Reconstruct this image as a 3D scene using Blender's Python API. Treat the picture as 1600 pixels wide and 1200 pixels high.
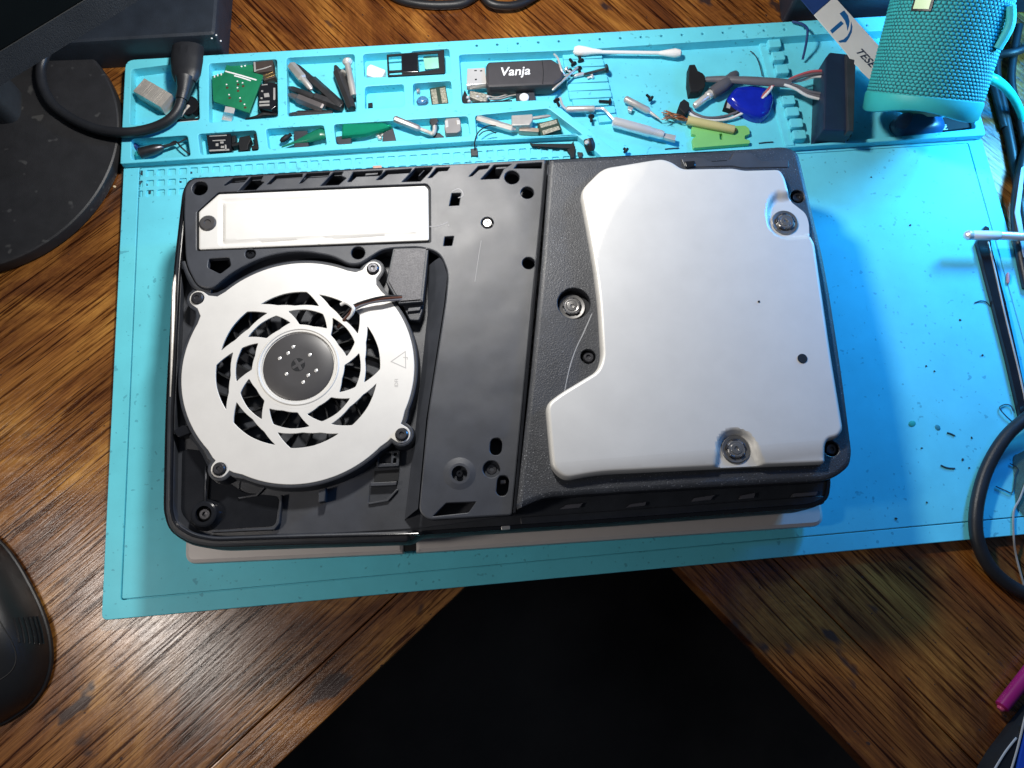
import bpy, bmesh, math, random
import numpy as np
from mathutils import Vector, Matrix
from mathutils.geometry import delaunay_2d_cdt

for o in list(bpy.data.objects):
    bpy.data.objects.remove(o)
scene = bpy.context.scene
COL = scene.collection
RND = random.Random(7)
S = 0.001                                   # everything below is written in millimetres

# ------------------------------------------------------------------ camera
CAM = np.array([206.875, -6.869, 432.166])
RC = np.array([[0.99556, -0.090341, 0.026438],
               [-0.080026, -0.960201, -0.267602],
               [0.049561, 0.264298, -0.963167]])   # image right, image down, forward
FPX = 1199.5
cd = bpy.data.cameras.new('Camera')
cam = bpy.data.objects.new('Camera', cd)
COL.objects.link(cam)
mw = Matrix.Identity(4)
for r in range(3):
    mw[r][0] = RC[0][r]; mw[r][1] = -RC[1][r]; mw[r][2] = -RC[2][r]; mw[r][3] = CAM[r] * S
cam.matrix_world = mw
cd.sensor_width = 36
cd.lens = FPX / 1600 * 36
cd.clip_start = 0.01
cd.clip_end = 20
scene.camera = cam

# ------------------------------------------------------------------ light
world = bpy.data.worlds.new('World')
scene.world = world
world.use_nodes = True
bg = world.node_tree.nodes['Background']
bg.inputs[0].default_value = (0.55, 0.65, 0.85, 1)
bg.inputs[1].default_value = 0.075


def lamp(name, loc, target, watts, color, size, bulb=False):
    d = bpy.data.lights.new(name, 'POINT' if bulb else 'AREA')
    if bulb:
        d.shadow_soft_size = size * S / 2
    else:
        d.shape = 'DISK'
        d.size = size * S
    d.energy = watts
    d.color = color
    o = bpy.data.objects.new(name, d)
    COL.objects.link(o)
    o.location = Vector(loc) * S
    o.rotation_euler = (Vector(target) - Vector(loc)).to_track_quat('-Z', 'Y').to_euler()
    return o


lamp('desk_lamp_light', (192, 302, 272), (218, 190, 0), 4.7, (1.0, 0.965, 0.91), 36, True)
lamp('cyan_lamp_light', (606, 264, 98), (440, 130, 0), 1.6, (0.15, 0.62, 1.0), 34, True)
lamp('blue_lamp_light', (650, 330, 215), (440, 130, 0), 3.9, (0.01, 0.33, 1.0), 50, True)
lamp('added_blue_fill', (610, 190, 250), (440, 130, 0), 0.6, (0.01, 0.27, 1.0), 90, True)  # weak blue fill, added to tint the adapter and speaker; no known source
lamp('room_lamp_light', (-120, 2, 330), (60, 20, 0), 0.50, (1.0, 0.92, 0.84), 50)

vs = scene.view_settings
vs.view_transform = 'Standard'
vs.look = 'None'
vs.exposure = 0
vs.gamma = 1
vs.use_curve_mapping = False


# ------------------------------------------------------------------ helpers
def P(u, v, z):
    """point of the plane at height z that the photograph shows at (u, v)"""
    d = np.array([(u - 800) / FPX, (v - 600) / FPX, 1.0]) @ RC
    t = (z - CAM[2]) / d[2]
    q = CAM + t * d
    return (float(q[0]), float(q[1]))


def P3(u, v, z):
    x, y = P(u, v, z)
    return (x, y, z)


def PL(pts, z):
    return [P(u, v, z) for u, v in pts]


def area2(l):
    return sum(l[i][0] * l[(i + 1) % len(l)][1] - l[(i + 1) % len(l)][0] * l[i][1] for i in range(len(l)))


def ccw(l):
    return list(l) if area2(l) > 0 else list(l)[::-1]


def cw(l):
    return ccw(l)[::-1]


def rounded(pts, r=1.0, n=4):
    out = []
    m = len(pts)
    for i in range(m):
        a = Vector(pts[i - 1]).to_2d(); b = Vector(pts[i][:2]); c = Vector(pts[(i + 1) % m]).to_2d()
        rr = pts[i][2] if len(pts[i]) > 2 else r
        d1 = (a - b); d2 = (c - b)
        k = min(rr, d1.length * .45, d2.length * .45)
        if k < 1e-4:
            out.append(tuple(b)); continue
        p = b + d1.normalized() * k
        q = b + d2.normalized() * k
        for j in range(n + 1):
            t = j / n
            out.append(tuple(p * (1 - t) ** 2 + b * 2 * t * (1 - t) + q * t * t))
    return out


def circle(cx, cy, r, n=32, ry=None, rot=0):
    ry = r if ry is None else ry
    o = []
    for i in range(n):
        a = 2 * math.pi * i / n
        x, y = r * math.cos(a), ry * math.sin(a)
        o.append((cx + x * math.cos(rot) - y * math.sin(rot), cy + x * math.sin(rot) + y * math.cos(rot)))
    return o


def rect(cx, cy, w, h, rot=0):
    c, s = math.cos(rot), math.sin(rot)
    return [(cx + x * c - y * s, cy + x * s + y * c) for x, y in
            ((-w / 2, -h / 2), (w / 2, -h / 2), (w / 2, h / 2), (-w / 2, h / 2))]


def offset(l, d):
    if abs(d) < 1e-6:
        return list(l)
    out = []
    m = len(l)
    for i in range(m):
        a = Vector(l[i - 1]); b = Vector(l[i]); c = Vector(l[(i + 1) % m])
        e1 = (b - a); e2 = (c - b)
        if e1.length < 1e-7: e1 = e2
        if e2.length < 1e-7: e2 = e1
        e1 = e1.normalized(); e2 = e2.normalized()
        n1 = Vector((-e1.y, e1.x)); n2 = Vector((-e2.y, e2.x))
        n = n1 + n2
        if n.length < 1e-4: n = n1
        n.normalize()
        k = d / max(0.45, n.dot(n1))
        out.append((b.x + n.x * k, b.y + n.y * k))
    return out


def loft(outline, levels, holes=(), hole_bevel=0.0, bottom=True, top=True):
    """outline swept through (inset, z) levels from the bottom up, with holes cut through"""
    V, F = [], []
    loops = [ccw(outline)] + [cw(h) for h in holes]
    tops, bots = [], []
    nl = len(levels)
    for li, L in enumerate(loops):
        rings = []
        for k, (ins, z) in enumerate(levels):
            d = ins if li == 0 else (hole_bevel if (k == nl - 1) else 0.0)
            if li and k not in (0, nl - 1) and k != nl - 2:
                d = 0.0
            pts = offset(L, d)
            b = len(V)
            V += [(x, y, z) for x, y in pts]
            rings.append(list(range(b, b + len(pts))))
        m = len(L)
        for k in range(nl - 1):
            for i in range(m):
                j = (i + 1) % m
                F.append((rings[k][i], rings[k][j], rings[k + 1][j], rings[k + 1][i]))
        tops.append(rings[-1]); bots.append(rings[0])

    def cap(rr, flip):
        pts, idx, ed = [], [], []
        for r in rr:
            b0 = len(pts)
            pts += [Vector((V[i][0], V[i][1])) for i in r]
            idx += list(r)
            ed += [(b0 + k, b0 + (k + 1) % len(r)) for k in range(len(r))]
        zc = V[rr[0][0]][2]
        ov, oe, of, vo, _, _ = delaunay_2d_cdt(pts, ed, [], 1, 1e-6)
        mp = []
        for k, v in enumerate(ov):
            if vo[k]:
                mp.append(idx[vo[k][0]])
            else:
                V.append((v.x, v.y, zc)); mp.append(len(V) - 1)
        hl = [[(V[i][0], V[i][1]) for i in r] for r in rr[1:]]
        cx = np.array([(ov[t[0]].x + ov[t[1]].x + ov[t[2]].x) / 3 for t in of])
        cy = np.array([(ov[t[0]].y + ov[t[1]].y + ov[t[2]].y) / 3 for t in of])
        keep = inside(cx, cy, [(V[i][0], V[i][1]) for i in rr[0]])
        for h in hl:
            keep &= ~inside(cx, cy, h)
        for t, k in zip(of, keep):
            if not k: continue
            a, b, c = mp[t[0]], mp[t[1]], mp[t[2]]
            if len({a, b, c}) < 3: continue
            ar = (V[b][0] - V[a][0]) * (V[c][1] - V[a][1]) - (V[c][0] - V[a][0]) * (V[b][1] - V[a][1])
            f = (a, b, c) if ar > 0 else (a, c, b)
            F.append(f[::-1] if flip else f)
    if top: cap(tops, False)
    if bottom: cap(bots, True)
    return V, F


def plate(outline, z0, z1, holes=(), bev=0.3, hb=0.2):
    return loft(outline, [(0, z0), (0, z1 - bev), (bev * .3, z1 - bev * .3), (bev, z1)] if bev else [(0, z0), (0, z1)], holes, hb)


def merge(*gs):
    V, F = [], []
    for v, f in gs:
        b = len(V)
        V += list(v)
        F += [tuple(i + b for i in q) for q in f]
    return V, F


def seg_dist(px, py, loop):
    A = np.array(loop); B = np.roll(A, -1, 0)
    d = np.full(px.shape, 1e9)
    for a, b in zip(A, B):
        e = b - a
        L = e @ e
        if L < 1e-12: continue
        t = np.clip(((px - a[0]) * e[0] + (py - a[1]) * e[1]) / L, 0, 1)
        d = np.minimum(d, np.hypot(px - a[0] - t * e[0], py - a[1] - t * e[1]))
    return d


def inside(px, py, loop):
    r = np.zeros(px.shape, bool)
    n = len(loop)
    for i in range(n):
        x1, y1 = loop[i]; x2, y2 = loop[(i + 1) % n]
        c = ((y1 > py) != (y2 > py))
        with np.errstate(divide='ignore', invalid='ignore'):
            xi = (x2 - x1) * (py - y1) / (y2 - y1) + x1
        r ^= c & (px < xi)
    return r


def heightfield(outline, step, zfun, zbase):
    """curved sheet over an outline: z = zfun(x, y, distance to the edge), with a skirt down to zbase"""
    L0_ = ccw(outline)
    L = []
    for i, p in enumerate(L0_):                       # even spacing along the rim
        q = L0_[(i + 1) % len(L0_)]
        k = max(1, int(math.hypot(q[0] - p[0], q[1] - p[1]) / (step * .9)))
        L += [(p[0] + (q[0] - p[0]) * j / k, p[1] + (q[1] - p[1]) * j / k) for j in range(k)]
    xs = [p[0] for p in L]; ys = [p[1] for p in L]
    gx, gy = np.meshgrid(np.arange(min(xs), max(xs), step), np.arange(min(ys), max(ys), step))
    gx = gx.ravel(); gy = gy.ravel()
    m = inside(gx, gy, L)
    gx, gy = gx[m], gy[m]
    d = seg_dist(gx, gy, L)
    m = d > 2.6
    gx, gy = gx[m], gy[m]
    for dd in (.35, .8, 1.4, 2.1):
        rp = np.array(offset(L, dd))
        ok = inside(rp[:, 0], rp[:, 1], L) & (seg_dist(rp[:, 0], rp[:, 1], L) > dd * .93)
        gx = np.r_[gx, rp[ok, 0]]; gy = np.r_[gy, rp[ok, 1]]
    n = len(L)
    pts = [Vector(p) for p in L] + [Vector((a, b)) for a, b in zip(gx, gy)]
    ov, oe, of, _, _, _ = delaunay_2d_cdt(pts, [(i, (i + 1) % n) for i in range(n)], [], 1, 1e-5)
    X = np.array([v.x for v in ov]); Y = np.array([v.y for v in ov])
    D = seg_dist(X, Y, L)
    Z = zfun(X, Y, D)
    V = [(float(a), float(b), float(c)) for a, b, c in zip(X, Y, Z)]
    F = []
    for t in of:
        a, b, c = t[:3]
        ar = (V[b][0] - V[a][0]) * (V[c][1] - V[a][1]) - (V[c][0] - V[a][0]) * (V[b][1] - V[a][1])
        F.append(tuple(t) if ar > 0 else tuple(t)[::-1])
    b = len(V)
    z0 = float(zfun(np.array([L[0][0]]), np.array([L[0][1]]), np.array([0.0]))[0])
    V += [(x, y, float(zfun(np.array([x]), np.array([y]), np.array([0.0]))[0])) for x, y in L]
    V += [(x, y, zbase) for x, y in L]
    for i in range(n):
        j = (i + 1) % n
        F.append((b + n + i, b + n + j, b + j, b + i))
    return V, F


def spline(pts, k=6):
    P_ = [Vector(p) for p in pts]
    if len(P_) < 3:
        return P_
    out = []
    for i in range(len(P_) - 1):
        p0 = P_[max(i - 1, 0)]; p1 = P_[i]; p2 = P_[i + 1]; p3 = P_[min(i + 2, len(P_) - 1)]
        for j in range(k):
            t = j / k
            out.append(0.5 * ((2 * p1) + (p2 - p0) * t + (2 * p0 - 5 * p1 + 4 * p2 - p3) * t * t + (3 * p1 - p0 - 3 * p2 + p3) * t ** 3))
    out.append(P_[-1])
    return out


def tube(pts, r, n=8, k=6, flat=1.0):
    C = spline(pts, k)
    m = len(C)
    if not isinstance(r, (list, tuple)):
        R = [r] * m
    else:
        R = [float(np.interp(i / (m - 1) * (len(r) - 1), range(len(r)), r)) for i in range(m)]
    V, F = [], []
    T = []
    for i in range(m):
        t = C[min(i + 1, m - 1)] - C[max(i - 1, 0)]
        T.append(t.normalized() if t.length > 1e-9 else Vector((1, 0, 0)))
    up = Vector((0, 0, 1))
    if abs(T[0].dot(up)) > .95: up = Vector((0, 1, 0))
    N = (up - T[0] * up.dot(T[0])).normalized()
    for i in range(m):
        N = N - T[i] * N.dot(T[i])
        if N.length < 1e-6: N = T[i].orthogonal()
        N.normalize()
        B = T[i].cross(N)
        for a in range(n):
            w = 2 * math.pi * a / n
            q = C[i] + B * math.cos(w) * R[i] + N * math.sin(w) * R[i] * flat
            V.append(tuple(q))
    for i in range(m - 1):
        for a in range(n):
            b = (a + 1) % n
            F.append((i * n + a, i * n + b, (i + 1) * n + b, (i + 1) * n + a))
    F.append(tuple(range(n))[::-1])
    F.append(tuple((m - 1) * n + a for a in range(n)))
    return V, F


def lathe(p0, p1, prof, n=16, spin=0.0):
    """profile (distance from p0, radius) turned about the line p0-p1"""
    a = Vector(p0); ax = (Vector(p1) - a).normalized()
    u = ax.orthogonal().normalized()
    if abs(ax.z) < .9:
        u = Vector((0, 0, 1)) - ax * ax.z
        u.normalize()
    w = ax.cross(u)
    V, F = [], []
    for d, r in prof:
        for i in range(n):
            t = 2 * math.pi * i / n + spin
            V.append(tuple(a + ax * d + (u * math.cos(t) + w * math.sin(t)) * max(r, 1e-4)))
    m = len(prof)
    for k in range(m - 1):
        for i in range(n):
            j = (i + 1) % n
            F.append((k * n + i, k * n + j, (k + 1) * n + j, (k + 1) * n + i))
    F.append(tuple(range(n))[::-1])
    F.append(tuple((m - 1) * n + i for i in range(n)))
    return V, F


def vcyl(x, y, z0, z1, r, n=24, bev=0.2):
    return lathe((x, y, z0), (x, y, z1), [(0, r), (z1 - z0 - bev, r), (z1 - z0, r - bev)], n)


ORG = {}


def emit(name, geo, mat, parent=None, sharp=35, label=None, cat=None, group=None, kind=None, base=None):
    V, F = geo
    A = np.array(V, float)
    if parent is not None:
        org = ORG[parent]
    else:
        org = np.array(base, float) if base is not None else np.array([(A[:, 0].min() + A[:, 0].max()) / 2, (A[:, 1].min() + A[:, 1].max()) / 2, A[:, 2].min()])
    me = bpy.data.meshes.new(name)
    me.from_pydata([tuple(v) for v in ((A - org) * S)], [], F)
    me.validate()
    bm = bmesh.new(); bm.from_mesh(me)
    bmesh.ops.remove_doubles(bm, verts=bm.verts, dist=1e-8)
    bmesh.ops.recalc_face_normals(bm, faces=bm.faces)
    bm.to_mesh(me); bm.free()
    me.shade_smooth()
    me.set_sharp_from_angle(angle=math.radians(sharp))
    me.update()
    for p in me.polygons:
        if len(p.vertices) > 4 or abs(p.normal.z) > .99995: p.use_smooth = False
    me.materials.append(mat)
    o = bpy.data.objects.new(name, me)
    COL.objects.link(o)
    ORG[o] = org
    if parent is not None:
        o.parent = parent
    else:
        o.location = Vector(org) * S
    if label: o['label'] = label
    if cat: o['category'] = cat
    if group: o['group'] = group
    if kind: o['kind'] = kind
    return o


def thing(name, label, cat, base, group=None, kind=None):
    o = bpy.data.objects.new(name, None)
    COL.objects.link(o)
    o.empty_display_size = 0.01
    o.location = Vector(base) * S
    ORG[o] = np.array(base, float)
    if label: o['label'] = label
    if cat: o['category'] = cat
    if group: o['group'] = group
    if kind: o['kind'] = kind
    return o


def text_geo(txt, size, shear=0.0, bold=0.0):
    c = bpy.data.curves.new('lettering', 'FONT')
    c.body = txt; c.size = 1.0; c.shear = shear; c.offset = bold; c.resolution_u = 3
    o = bpy.data.objects.new('lettering', c)
    COL.objects.link(o)
    dg = bpy.context.evaluated_depsgraph_get()
    me = bpy.data.meshes.new_from_object(o.evaluated_get(dg))
    V = [(v.co.x * size, v.co.y * size, 0) for v in me.vertices]
    F = [tuple(p.vertices) for p in me.polygons]
    bpy.data.objects.remove(o); bpy.data.curves.remove(c); bpy.data.meshes.remove(me)
    return V, F


def place(geo, o, ex, ey, z=None):
    """lay flat geometry at o with axes ex, ey (3-vectors)"""
    o = Vector(o); ex = Vector(ex); ey = Vector(ey)
    return [tuple(o + ex * x + ey * y) for x, y, _ in geo[0]], geo[1]


# ------------------------------------------------------------------ materials
def M(name, col, rough=.5, metal=0.0, var=0.12, vscale=90, bump=0.0, bscale=900, spec=.5, rvar=.12,
      specks=None, coat=0.0, alpha=1.0, trans=0.0, scratch=0.0, wave=0.0):
    m = bpy.data.materials.new(name)
    m.use_nodes = True
    nt = m.node_tree; N = nt.nodes; L = nt.links
    b = N['Principled BSDF']
    tc = N.new('ShaderNodeTexCoord')
    nz = N.new('ShaderNodeTexNoise'); nz.inputs['Scale'].default_value = vscale; nz.inputs['Detail'].default_value = 5
    nz.inputs['Roughness'].default_value = .6
    L.new(tc.outputs['Object'], nz.inputs['Vector'])
    mx = N.new('ShaderNodeMix'); mx.data_type = 'RGBA'
    mx.inputs[6].default_value = tuple(c * (1 - var) for c in col) + (1,)
    mx.inputs[7].default_value = tuple(min(1, c * (1 + var)) for c in col) + (1,)
    mr = N.new('ShaderNodeMapRange')
    mr.inputs[1].default_value = .3; mr.inputs[2].default_value = .7
    L.new(nz.outputs['Fac'], mr.inputs[0])
    L.new(mr.outputs[0], mx.inputs[0])
    out = mx.outputs[2]
    if specks:
        sc, th, sc_col = specks
        vo = N.new('ShaderNodeTexNoise'); vo.inputs['Scale'].default_value = sc; vo.inputs['Detail'].default_value = 1
        L.new(tc.outputs['Object'], vo.inputs['Vector'])
        big = N.new('ShaderNodeTexNoise'); big.inputs['Scale'].default_value = 25
        L.new(tc.outputs['Object'], big.inputs['Vector'])
        ad = N.new('ShaderNodeMath'); ad.operation = 'MULTIPLY_ADD'; ad.inputs[1].default_value = .22
        L.new(big.outputs['Fac'], ad.inputs[0]); L.new(vo.outputs['Fac'], ad.inputs[2])
        sr = N.new('ShaderNodeMapRange'); sr.inputs[1].default_value = th; sr.inputs[2].default_value = th + .06
        L.new(ad.outputs[0], sr.inputs[0])
        m2 = N.new('ShaderNodeMix'); m2.data_type = 'RGBA'
        L.new(sr.outputs[0], m2.inputs[0]); L.new(out, m2.inputs[6]); m2.inputs[7].default_value = tuple(sc_col) + (1,)
        out = m2.outputs[2]
    L.new(out, b.inputs['Base Color'])
    r2 = N.new('ShaderNodeMapRange')
    r2.inputs[3].default_value = max(.02, rough - rvar); r2.inputs[4].default_value = min(1, rough + rvar)
    n2 = N.new('ShaderNodeTexNoise'); n2.inputs['Scale'].default_value = vscale * .45; n2.inputs['Detail'].default_value = 6
    L.new(tc.outputs['Object'], n2.inputs['Vector'])
    L.new(n2.outputs['Fac'], r2.inputs[0]); L.new(r2.outputs[0], b.inputs['Roughness'])
    b.inputs['Metallic'].default_value = metal
    b.inputs['Specular IOR Level'].default_value = spec
    b.inputs['Coat Weight'].default_value = coat
    b.inputs['Coat Roughness'].default_value = .15
    b.inputs['Alpha'].default_value = alpha
    b.inputs['Transmission Weight'].default_value = trans
    last = None
    if wave:
        nw = N.new('ShaderNodeTexNoise'); nw.inputs['Scale'].default_value = 28; nw.inputs['Detail'].default_value = 1.5
        L.new(tc.outputs['Object'], nw.inputs['Vector'])
        bw = N.new('ShaderNodeBump'); bw.inputs['Strength'].default_value = wave; bw.inputs['Distance'].default_value = .004
        L.new(nw.outputs['Fac'], bw.inputs['Height']); last = bw
    if bump:
        nb = N.new('ShaderNodeTexNoise'); nb.inputs['Scale'].default_value = bscale; nb.inputs['Detail'].default_value = 4
        L.new(tc.outputs['Object'], nb.inputs['Vector'])
        bp = N.new('ShaderNodeBump'); bp.inputs['Strength'].default_value = bump; bp.inputs['Distance'].default_value = .0004
        L.new(nb.outputs['Fac'], bp.inputs['Height'])
        if last: L.new(last.outputs[0], bp.inputs['Normal'])
        last = bp
    if last: L.new(last.outputs[0], b.inputs['Normal'])
    return m


def wood(name, ang, tint=(1, 1, 1)):
    m = bpy.data.materials.new(name)
    m.use_nodes = True
    nt = m.node_tree; N = nt.nodes; L = nt.links
    b = N['Principled BSDF']
    tc = N.new('ShaderNodeTexCoord')

    def mapped(sx, sy, off=0):
        mp = N.new('ShaderNodeMapping')
        mp.vector_type = 'TEXTURE'
        mp.inputs['Rotation'].default_value = (0, 0, ang)
        L.new(tc.outputs['Object'], mp.inputs['Vector'])
        m2 = N.new('ShaderNodeMapping')
        m2.inputs['Scale'].default_value = (sx, sy, 1)
        m2.inputs['Location'].default_value = (off, off * .7, 0)
        L.new(mp.outputs[0], m2.inputs['Vector'])
        return m2

    def noise(mp, sc, det=4, rg=.55, dist=0.0):
        n = N.new('ShaderNodeTexNoise')
        n.inputs['Scale'].default_value = sc; n.inputs['Detail'].default_value = det
        n.inputs['Roughness'].default_value = rg; n.inputs['Distortion'].default_value = dist
        L.new(mp.outputs[0], n.inputs['Vector'])
        return n

    def ramp(src, stops):
        r = N.new('ShaderNodeValToRGB')
        while len(r.color_ramp.elements) < len(stops): r.color_ramp.elements.new(.5)
        for e, (p, c) in zip(r.color_ramp.elements, stops):
            e.position = p; e.color = tuple(c) + (1,)
        L.new(src, r.inputs[0])
        return r

    def mix(f, a, b_, mode='MIX', fac=1.0):
        x = N.new('ShaderNodeMix'); x.data_type = 'RGBA'; x.blend_type = mode
        if f is None: x.inputs[0].default_value = fac
        else: L.new(f, x.inputs[0])
        L.new(a, x.inputs[6]); L.new(b_, x.inputs[7])
        return x.outputs[2]
    big = noise(mapped(.45, 1, 3), 22, 8, .66, .8)
    tone = ramp(big.outputs['Fac'], [(p_, tuple(a_ * t_ for a_, t_ in zip(c_, tint))) for p_, c_ in [(.28, (.075, .026, .008)), (.43, (.19, .070, .017)), (.54, (.35, .152, .034)), (.68, (.60, .31, .072))]])
    gr = noise(mapped(12, 390, 1), 1.5, 6, .64, .4)
    grain = ramp(gr.outputs['Fac'], [(.39, (.17, .11, .08)), (.475, (.80, .76, .72)), (.70, (1.15, 1.12, 1.05))])
    c = mix(None, tone.outputs[0], grain.outputs[0], 'MULTIPLY')
    fine = noise(mapped(16, 900, 5), 1.5, 3, .6)
    fr = ramp(fine.outputs['Fac'], [(.38, (.55, .5, .45)), (.55, (1, 1, 1))])
    c = mix(None, c, fr.outputs[0], 'MULTIPLY', .8)
    # dark knots and worn stains
    kn = noise(mapped(1, 1.8, 9), 26, 3, .5)
    kr = ramp(kn.outputs['Fac'], [(.66, (0, 0, 0)), (.70, (1, 1, 1))])
    dark = N.new('ShaderNodeRGB'); dark.outputs[0].default_value = (.045, .022, .016, 1)
    c = mix(kr.outputs[0], c, dark.outputs[0])
    pits = noise(mapped(1, 1.5, 4), 190, 2, .5)
    pr = ramp(pits.outputs['Fac'], [(.725, (0, 0, 0)), (.75, (1, 1, 1))])
    c = mix(pr.outputs[0], c, dark.outputs[0])
    L.new(c, b.inputs['Base Color'])
    rr = N.new('ShaderNodeMapRange'); rr.inputs[3].default_value = .16; rr.inputs[4].default_value = .32
    L.new(big.outputs['Fac'], rr.inputs[0]); L.new(rr.outputs[0], b.inputs['Roughness'])
    b.inputs['Specular IOR Level'].default_value = .4
    b.inputs['Coat Weight'].default_value = .55
    b.inputs['Coat Roughness'].default_value = .25
    bp = N.new('ShaderNodeBump'); bp.inputs['Strength'].default_value = .6; bp.inputs['Distance'].default_value = .0008
    L.new(gr.outputs['Fac'], bp.inputs['Height'])
    b2 = N.new('ShaderNodeBump'); b2.inputs['Strength'].default_value = .25; b2.inputs['Distance'].default_value = .0005
    L.new(fine.outputs['Fac'], b2.inputs['Height']); L.new(bp.outputs[0], b2.inputs['Normal'])
    L.new(b2.outputs[0], b.inputs['Normal'])
    b3 = N.new('ShaderNodeBump'); b3.inputs['Strength'].default_value = .22; b3.inputs['Distance'].default_value = .0008
    L.new(gr.outputs['Fac'], b3.inputs['Height']); L.new(b3.outputs[0], b.inputs['Coat Normal'])
    cw_ = N.new('ShaderNodeMapRange'); cw_.inputs[1].default_value = .42; cw_.inputs[2].default_value = .50
    cw_.inputs[3].default_value = .04; cw_.inputs[4].default_value = 1.0
    L.new(gr.outputs['Fac'], cw_.inputs[0]); L.new(cw_.outputs[0], b.inputs['Coat Weight'])
    return m


SIL = M('silicone', (.145, .66, .80), .46, var=.06, vscale=40, bump=.12, bscale=2500, spec=.2, specks=(330, .80, (.10, .46, .58)))
SILD = M('silicone_stain', (.03, .10, .14), .6)
BLK = M('black_plastic', (.028, .032, .041), .48, var=.25, bump=.25, bscale=2600, spec=.5)
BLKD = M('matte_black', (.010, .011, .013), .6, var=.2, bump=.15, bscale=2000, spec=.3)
BLKG = M('gloss_black', (.012, .013, .016), .16, var=.2, rvar=.05, spec=.5)
DECK = M('deck_plastic', (.040, .044, .054), .45, var=.15, bump=.2, bscale=3200, spec=.55, wave=.4, rvar=.08)
DUST = M('dusty_drive_plastic', (.029, .032, .039), .48, var=.25, bump=.5, bscale=1600, specks=(1500, .785, (.20, .21, .23)), spec=.55)
GREYS = M('speckled_grey', (.115, .112, .118), .6, var=.35, vscale=1200, bump=.3, bscale=1500)
SILV = M('satin_steel', (.60, .59, .565), .48, metal=.22, var=.035, vscale=60, bump=.06, bscale=4000, rvar=.05)
FANW = M('fan_steel', (.68, .67, .645), .50, metal=.20, var=.03, bump=.05, bscale=3500, rvar=.05)
BRIGHT = M('polished_metal', (.86, .85, .83), .26, metal=.5, var=.05)
STEEL = M('tool_steel', (.56, .54, .51), .36, metal=.5, var=.15, bump=.1)
DSTEEL = M('dark_tool_steel', (.10, .10, .11), .34, metal=.85, var=.3, bump=.15)
HUB = M('hub_grey', (.058, .056, .058), .38, var=.08, spec=.5)
WHITEP = M('white_plastic', (.62, .58, .56), .42, var=.03, bump=.05)
CREAM = M('white_cotton', (.82, .81, .80), .85, var=.03, bump=.8, bscale=900)
WPL = M('white_stick', (.78, .78, .78), .4, var=.03)
PCB = M('green_board', (.012, .185, .085), .34, var=.2, vscale=60, bump=.2, bscale=600)
GREENT = M('green_translucent', (.01, .36, .20), .18, var=.08, trans=.45)
LIME = M('lime_plastic', (.20, .52, .16), .45, var=.05)
BLUEP = M('blue_translucent', (.006, .02, .40), .16, var=.15, coat=.4)
YELW = M('yellow_insulation', (.52, .46, .20), .5, var=.06)
COPPER = M('copper', (.50, .20, .10), .35, metal=.8, var=.3)
GOLD = M('gold_contact', (.75, .52, .22), .3, metal=1.0)
BROWNW = M('brown_wire', (.09, .035, .022), .4, var=.2)
REDW = M('red_wire', (.45, .10, .12), .45)
GREYW = M('grey_wire', (.12, .12, .14), .45)
WHITEW = M('white_wire', (.7, .7, .7), .45)
PRINTW = M('white_print', (.80, .80, .80), .5, var=.04)
PRINTG = M('grey_print', (.42, .41, .40), .5, var=.04)
NAVY = M('navy_card', (.012, .04, .16), .5)
CARD = M('white_card', (.60, .60, .60), .5, var=.04, bump=.15)
LOGO = M('blue_print', (.006, .09, .27), .5)
INKN = M('dark_print', (.01, .02, .05), .5)
RUBBER = M('black_rubber', (.016, .017, .020), .42, var=.2, bump=.25, bscale=1800, spec=.45)
TEAL = M('teal_rubber', (.035, .42, .42), .45, var=.05, bump=.1)
MAGENTA = M('magenta_plastic', (.30, .010, .11), .3, var=.08)
BLUEB = M('blue_plastic', (.01, .06, .42), .4)
CLEAR = M('clear_bag', (.35, .55, .75), .12, trans=.85, var=.02)
CHIPG = M('grey_chip', (.26, .245, .24), .45, var=.1)
LINT = M('dark_lint', (.02, .05, .07), .7)
SCREEN = M('screen_glass', (.004, .006, .006), .12, rvar=.03)
MONG = M('monitor_plastic', (.026, .029, .032), .5, var=.15, bump=.3, bscale=2400)
BASEG = M('stand_plastic', (.020, .020, .022), .5, var=.2, bump=.3, bscale=2200, specks=(160, .82, (.055, .055, .055)))
FLOORM = M('dark_floor', (.022, .018, .015), .3, var=.9, vscale=5, bump=.1, bscale=60)
YELTAG = M('pale_green_badge', (.62, .80, .50), .4, var=.03)
WASH = M('washer_steel', (.26, .255, .25), .30, metal=.75, var=.1)
SCRH = M('screw_chrome', (.50, .49, .48), .22, metal=.85, var=.1)

# ================================================================== the setting: desk and floor
ZD = -5.0
E1 = Vector((.79, .613)); E2 = Vector((-.613, .79)); KC = Vector((267.4, 57.0))


def dk(a, b):
    q = KC + E1 * a + E2 * b
    return (q.x, q.y)


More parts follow.
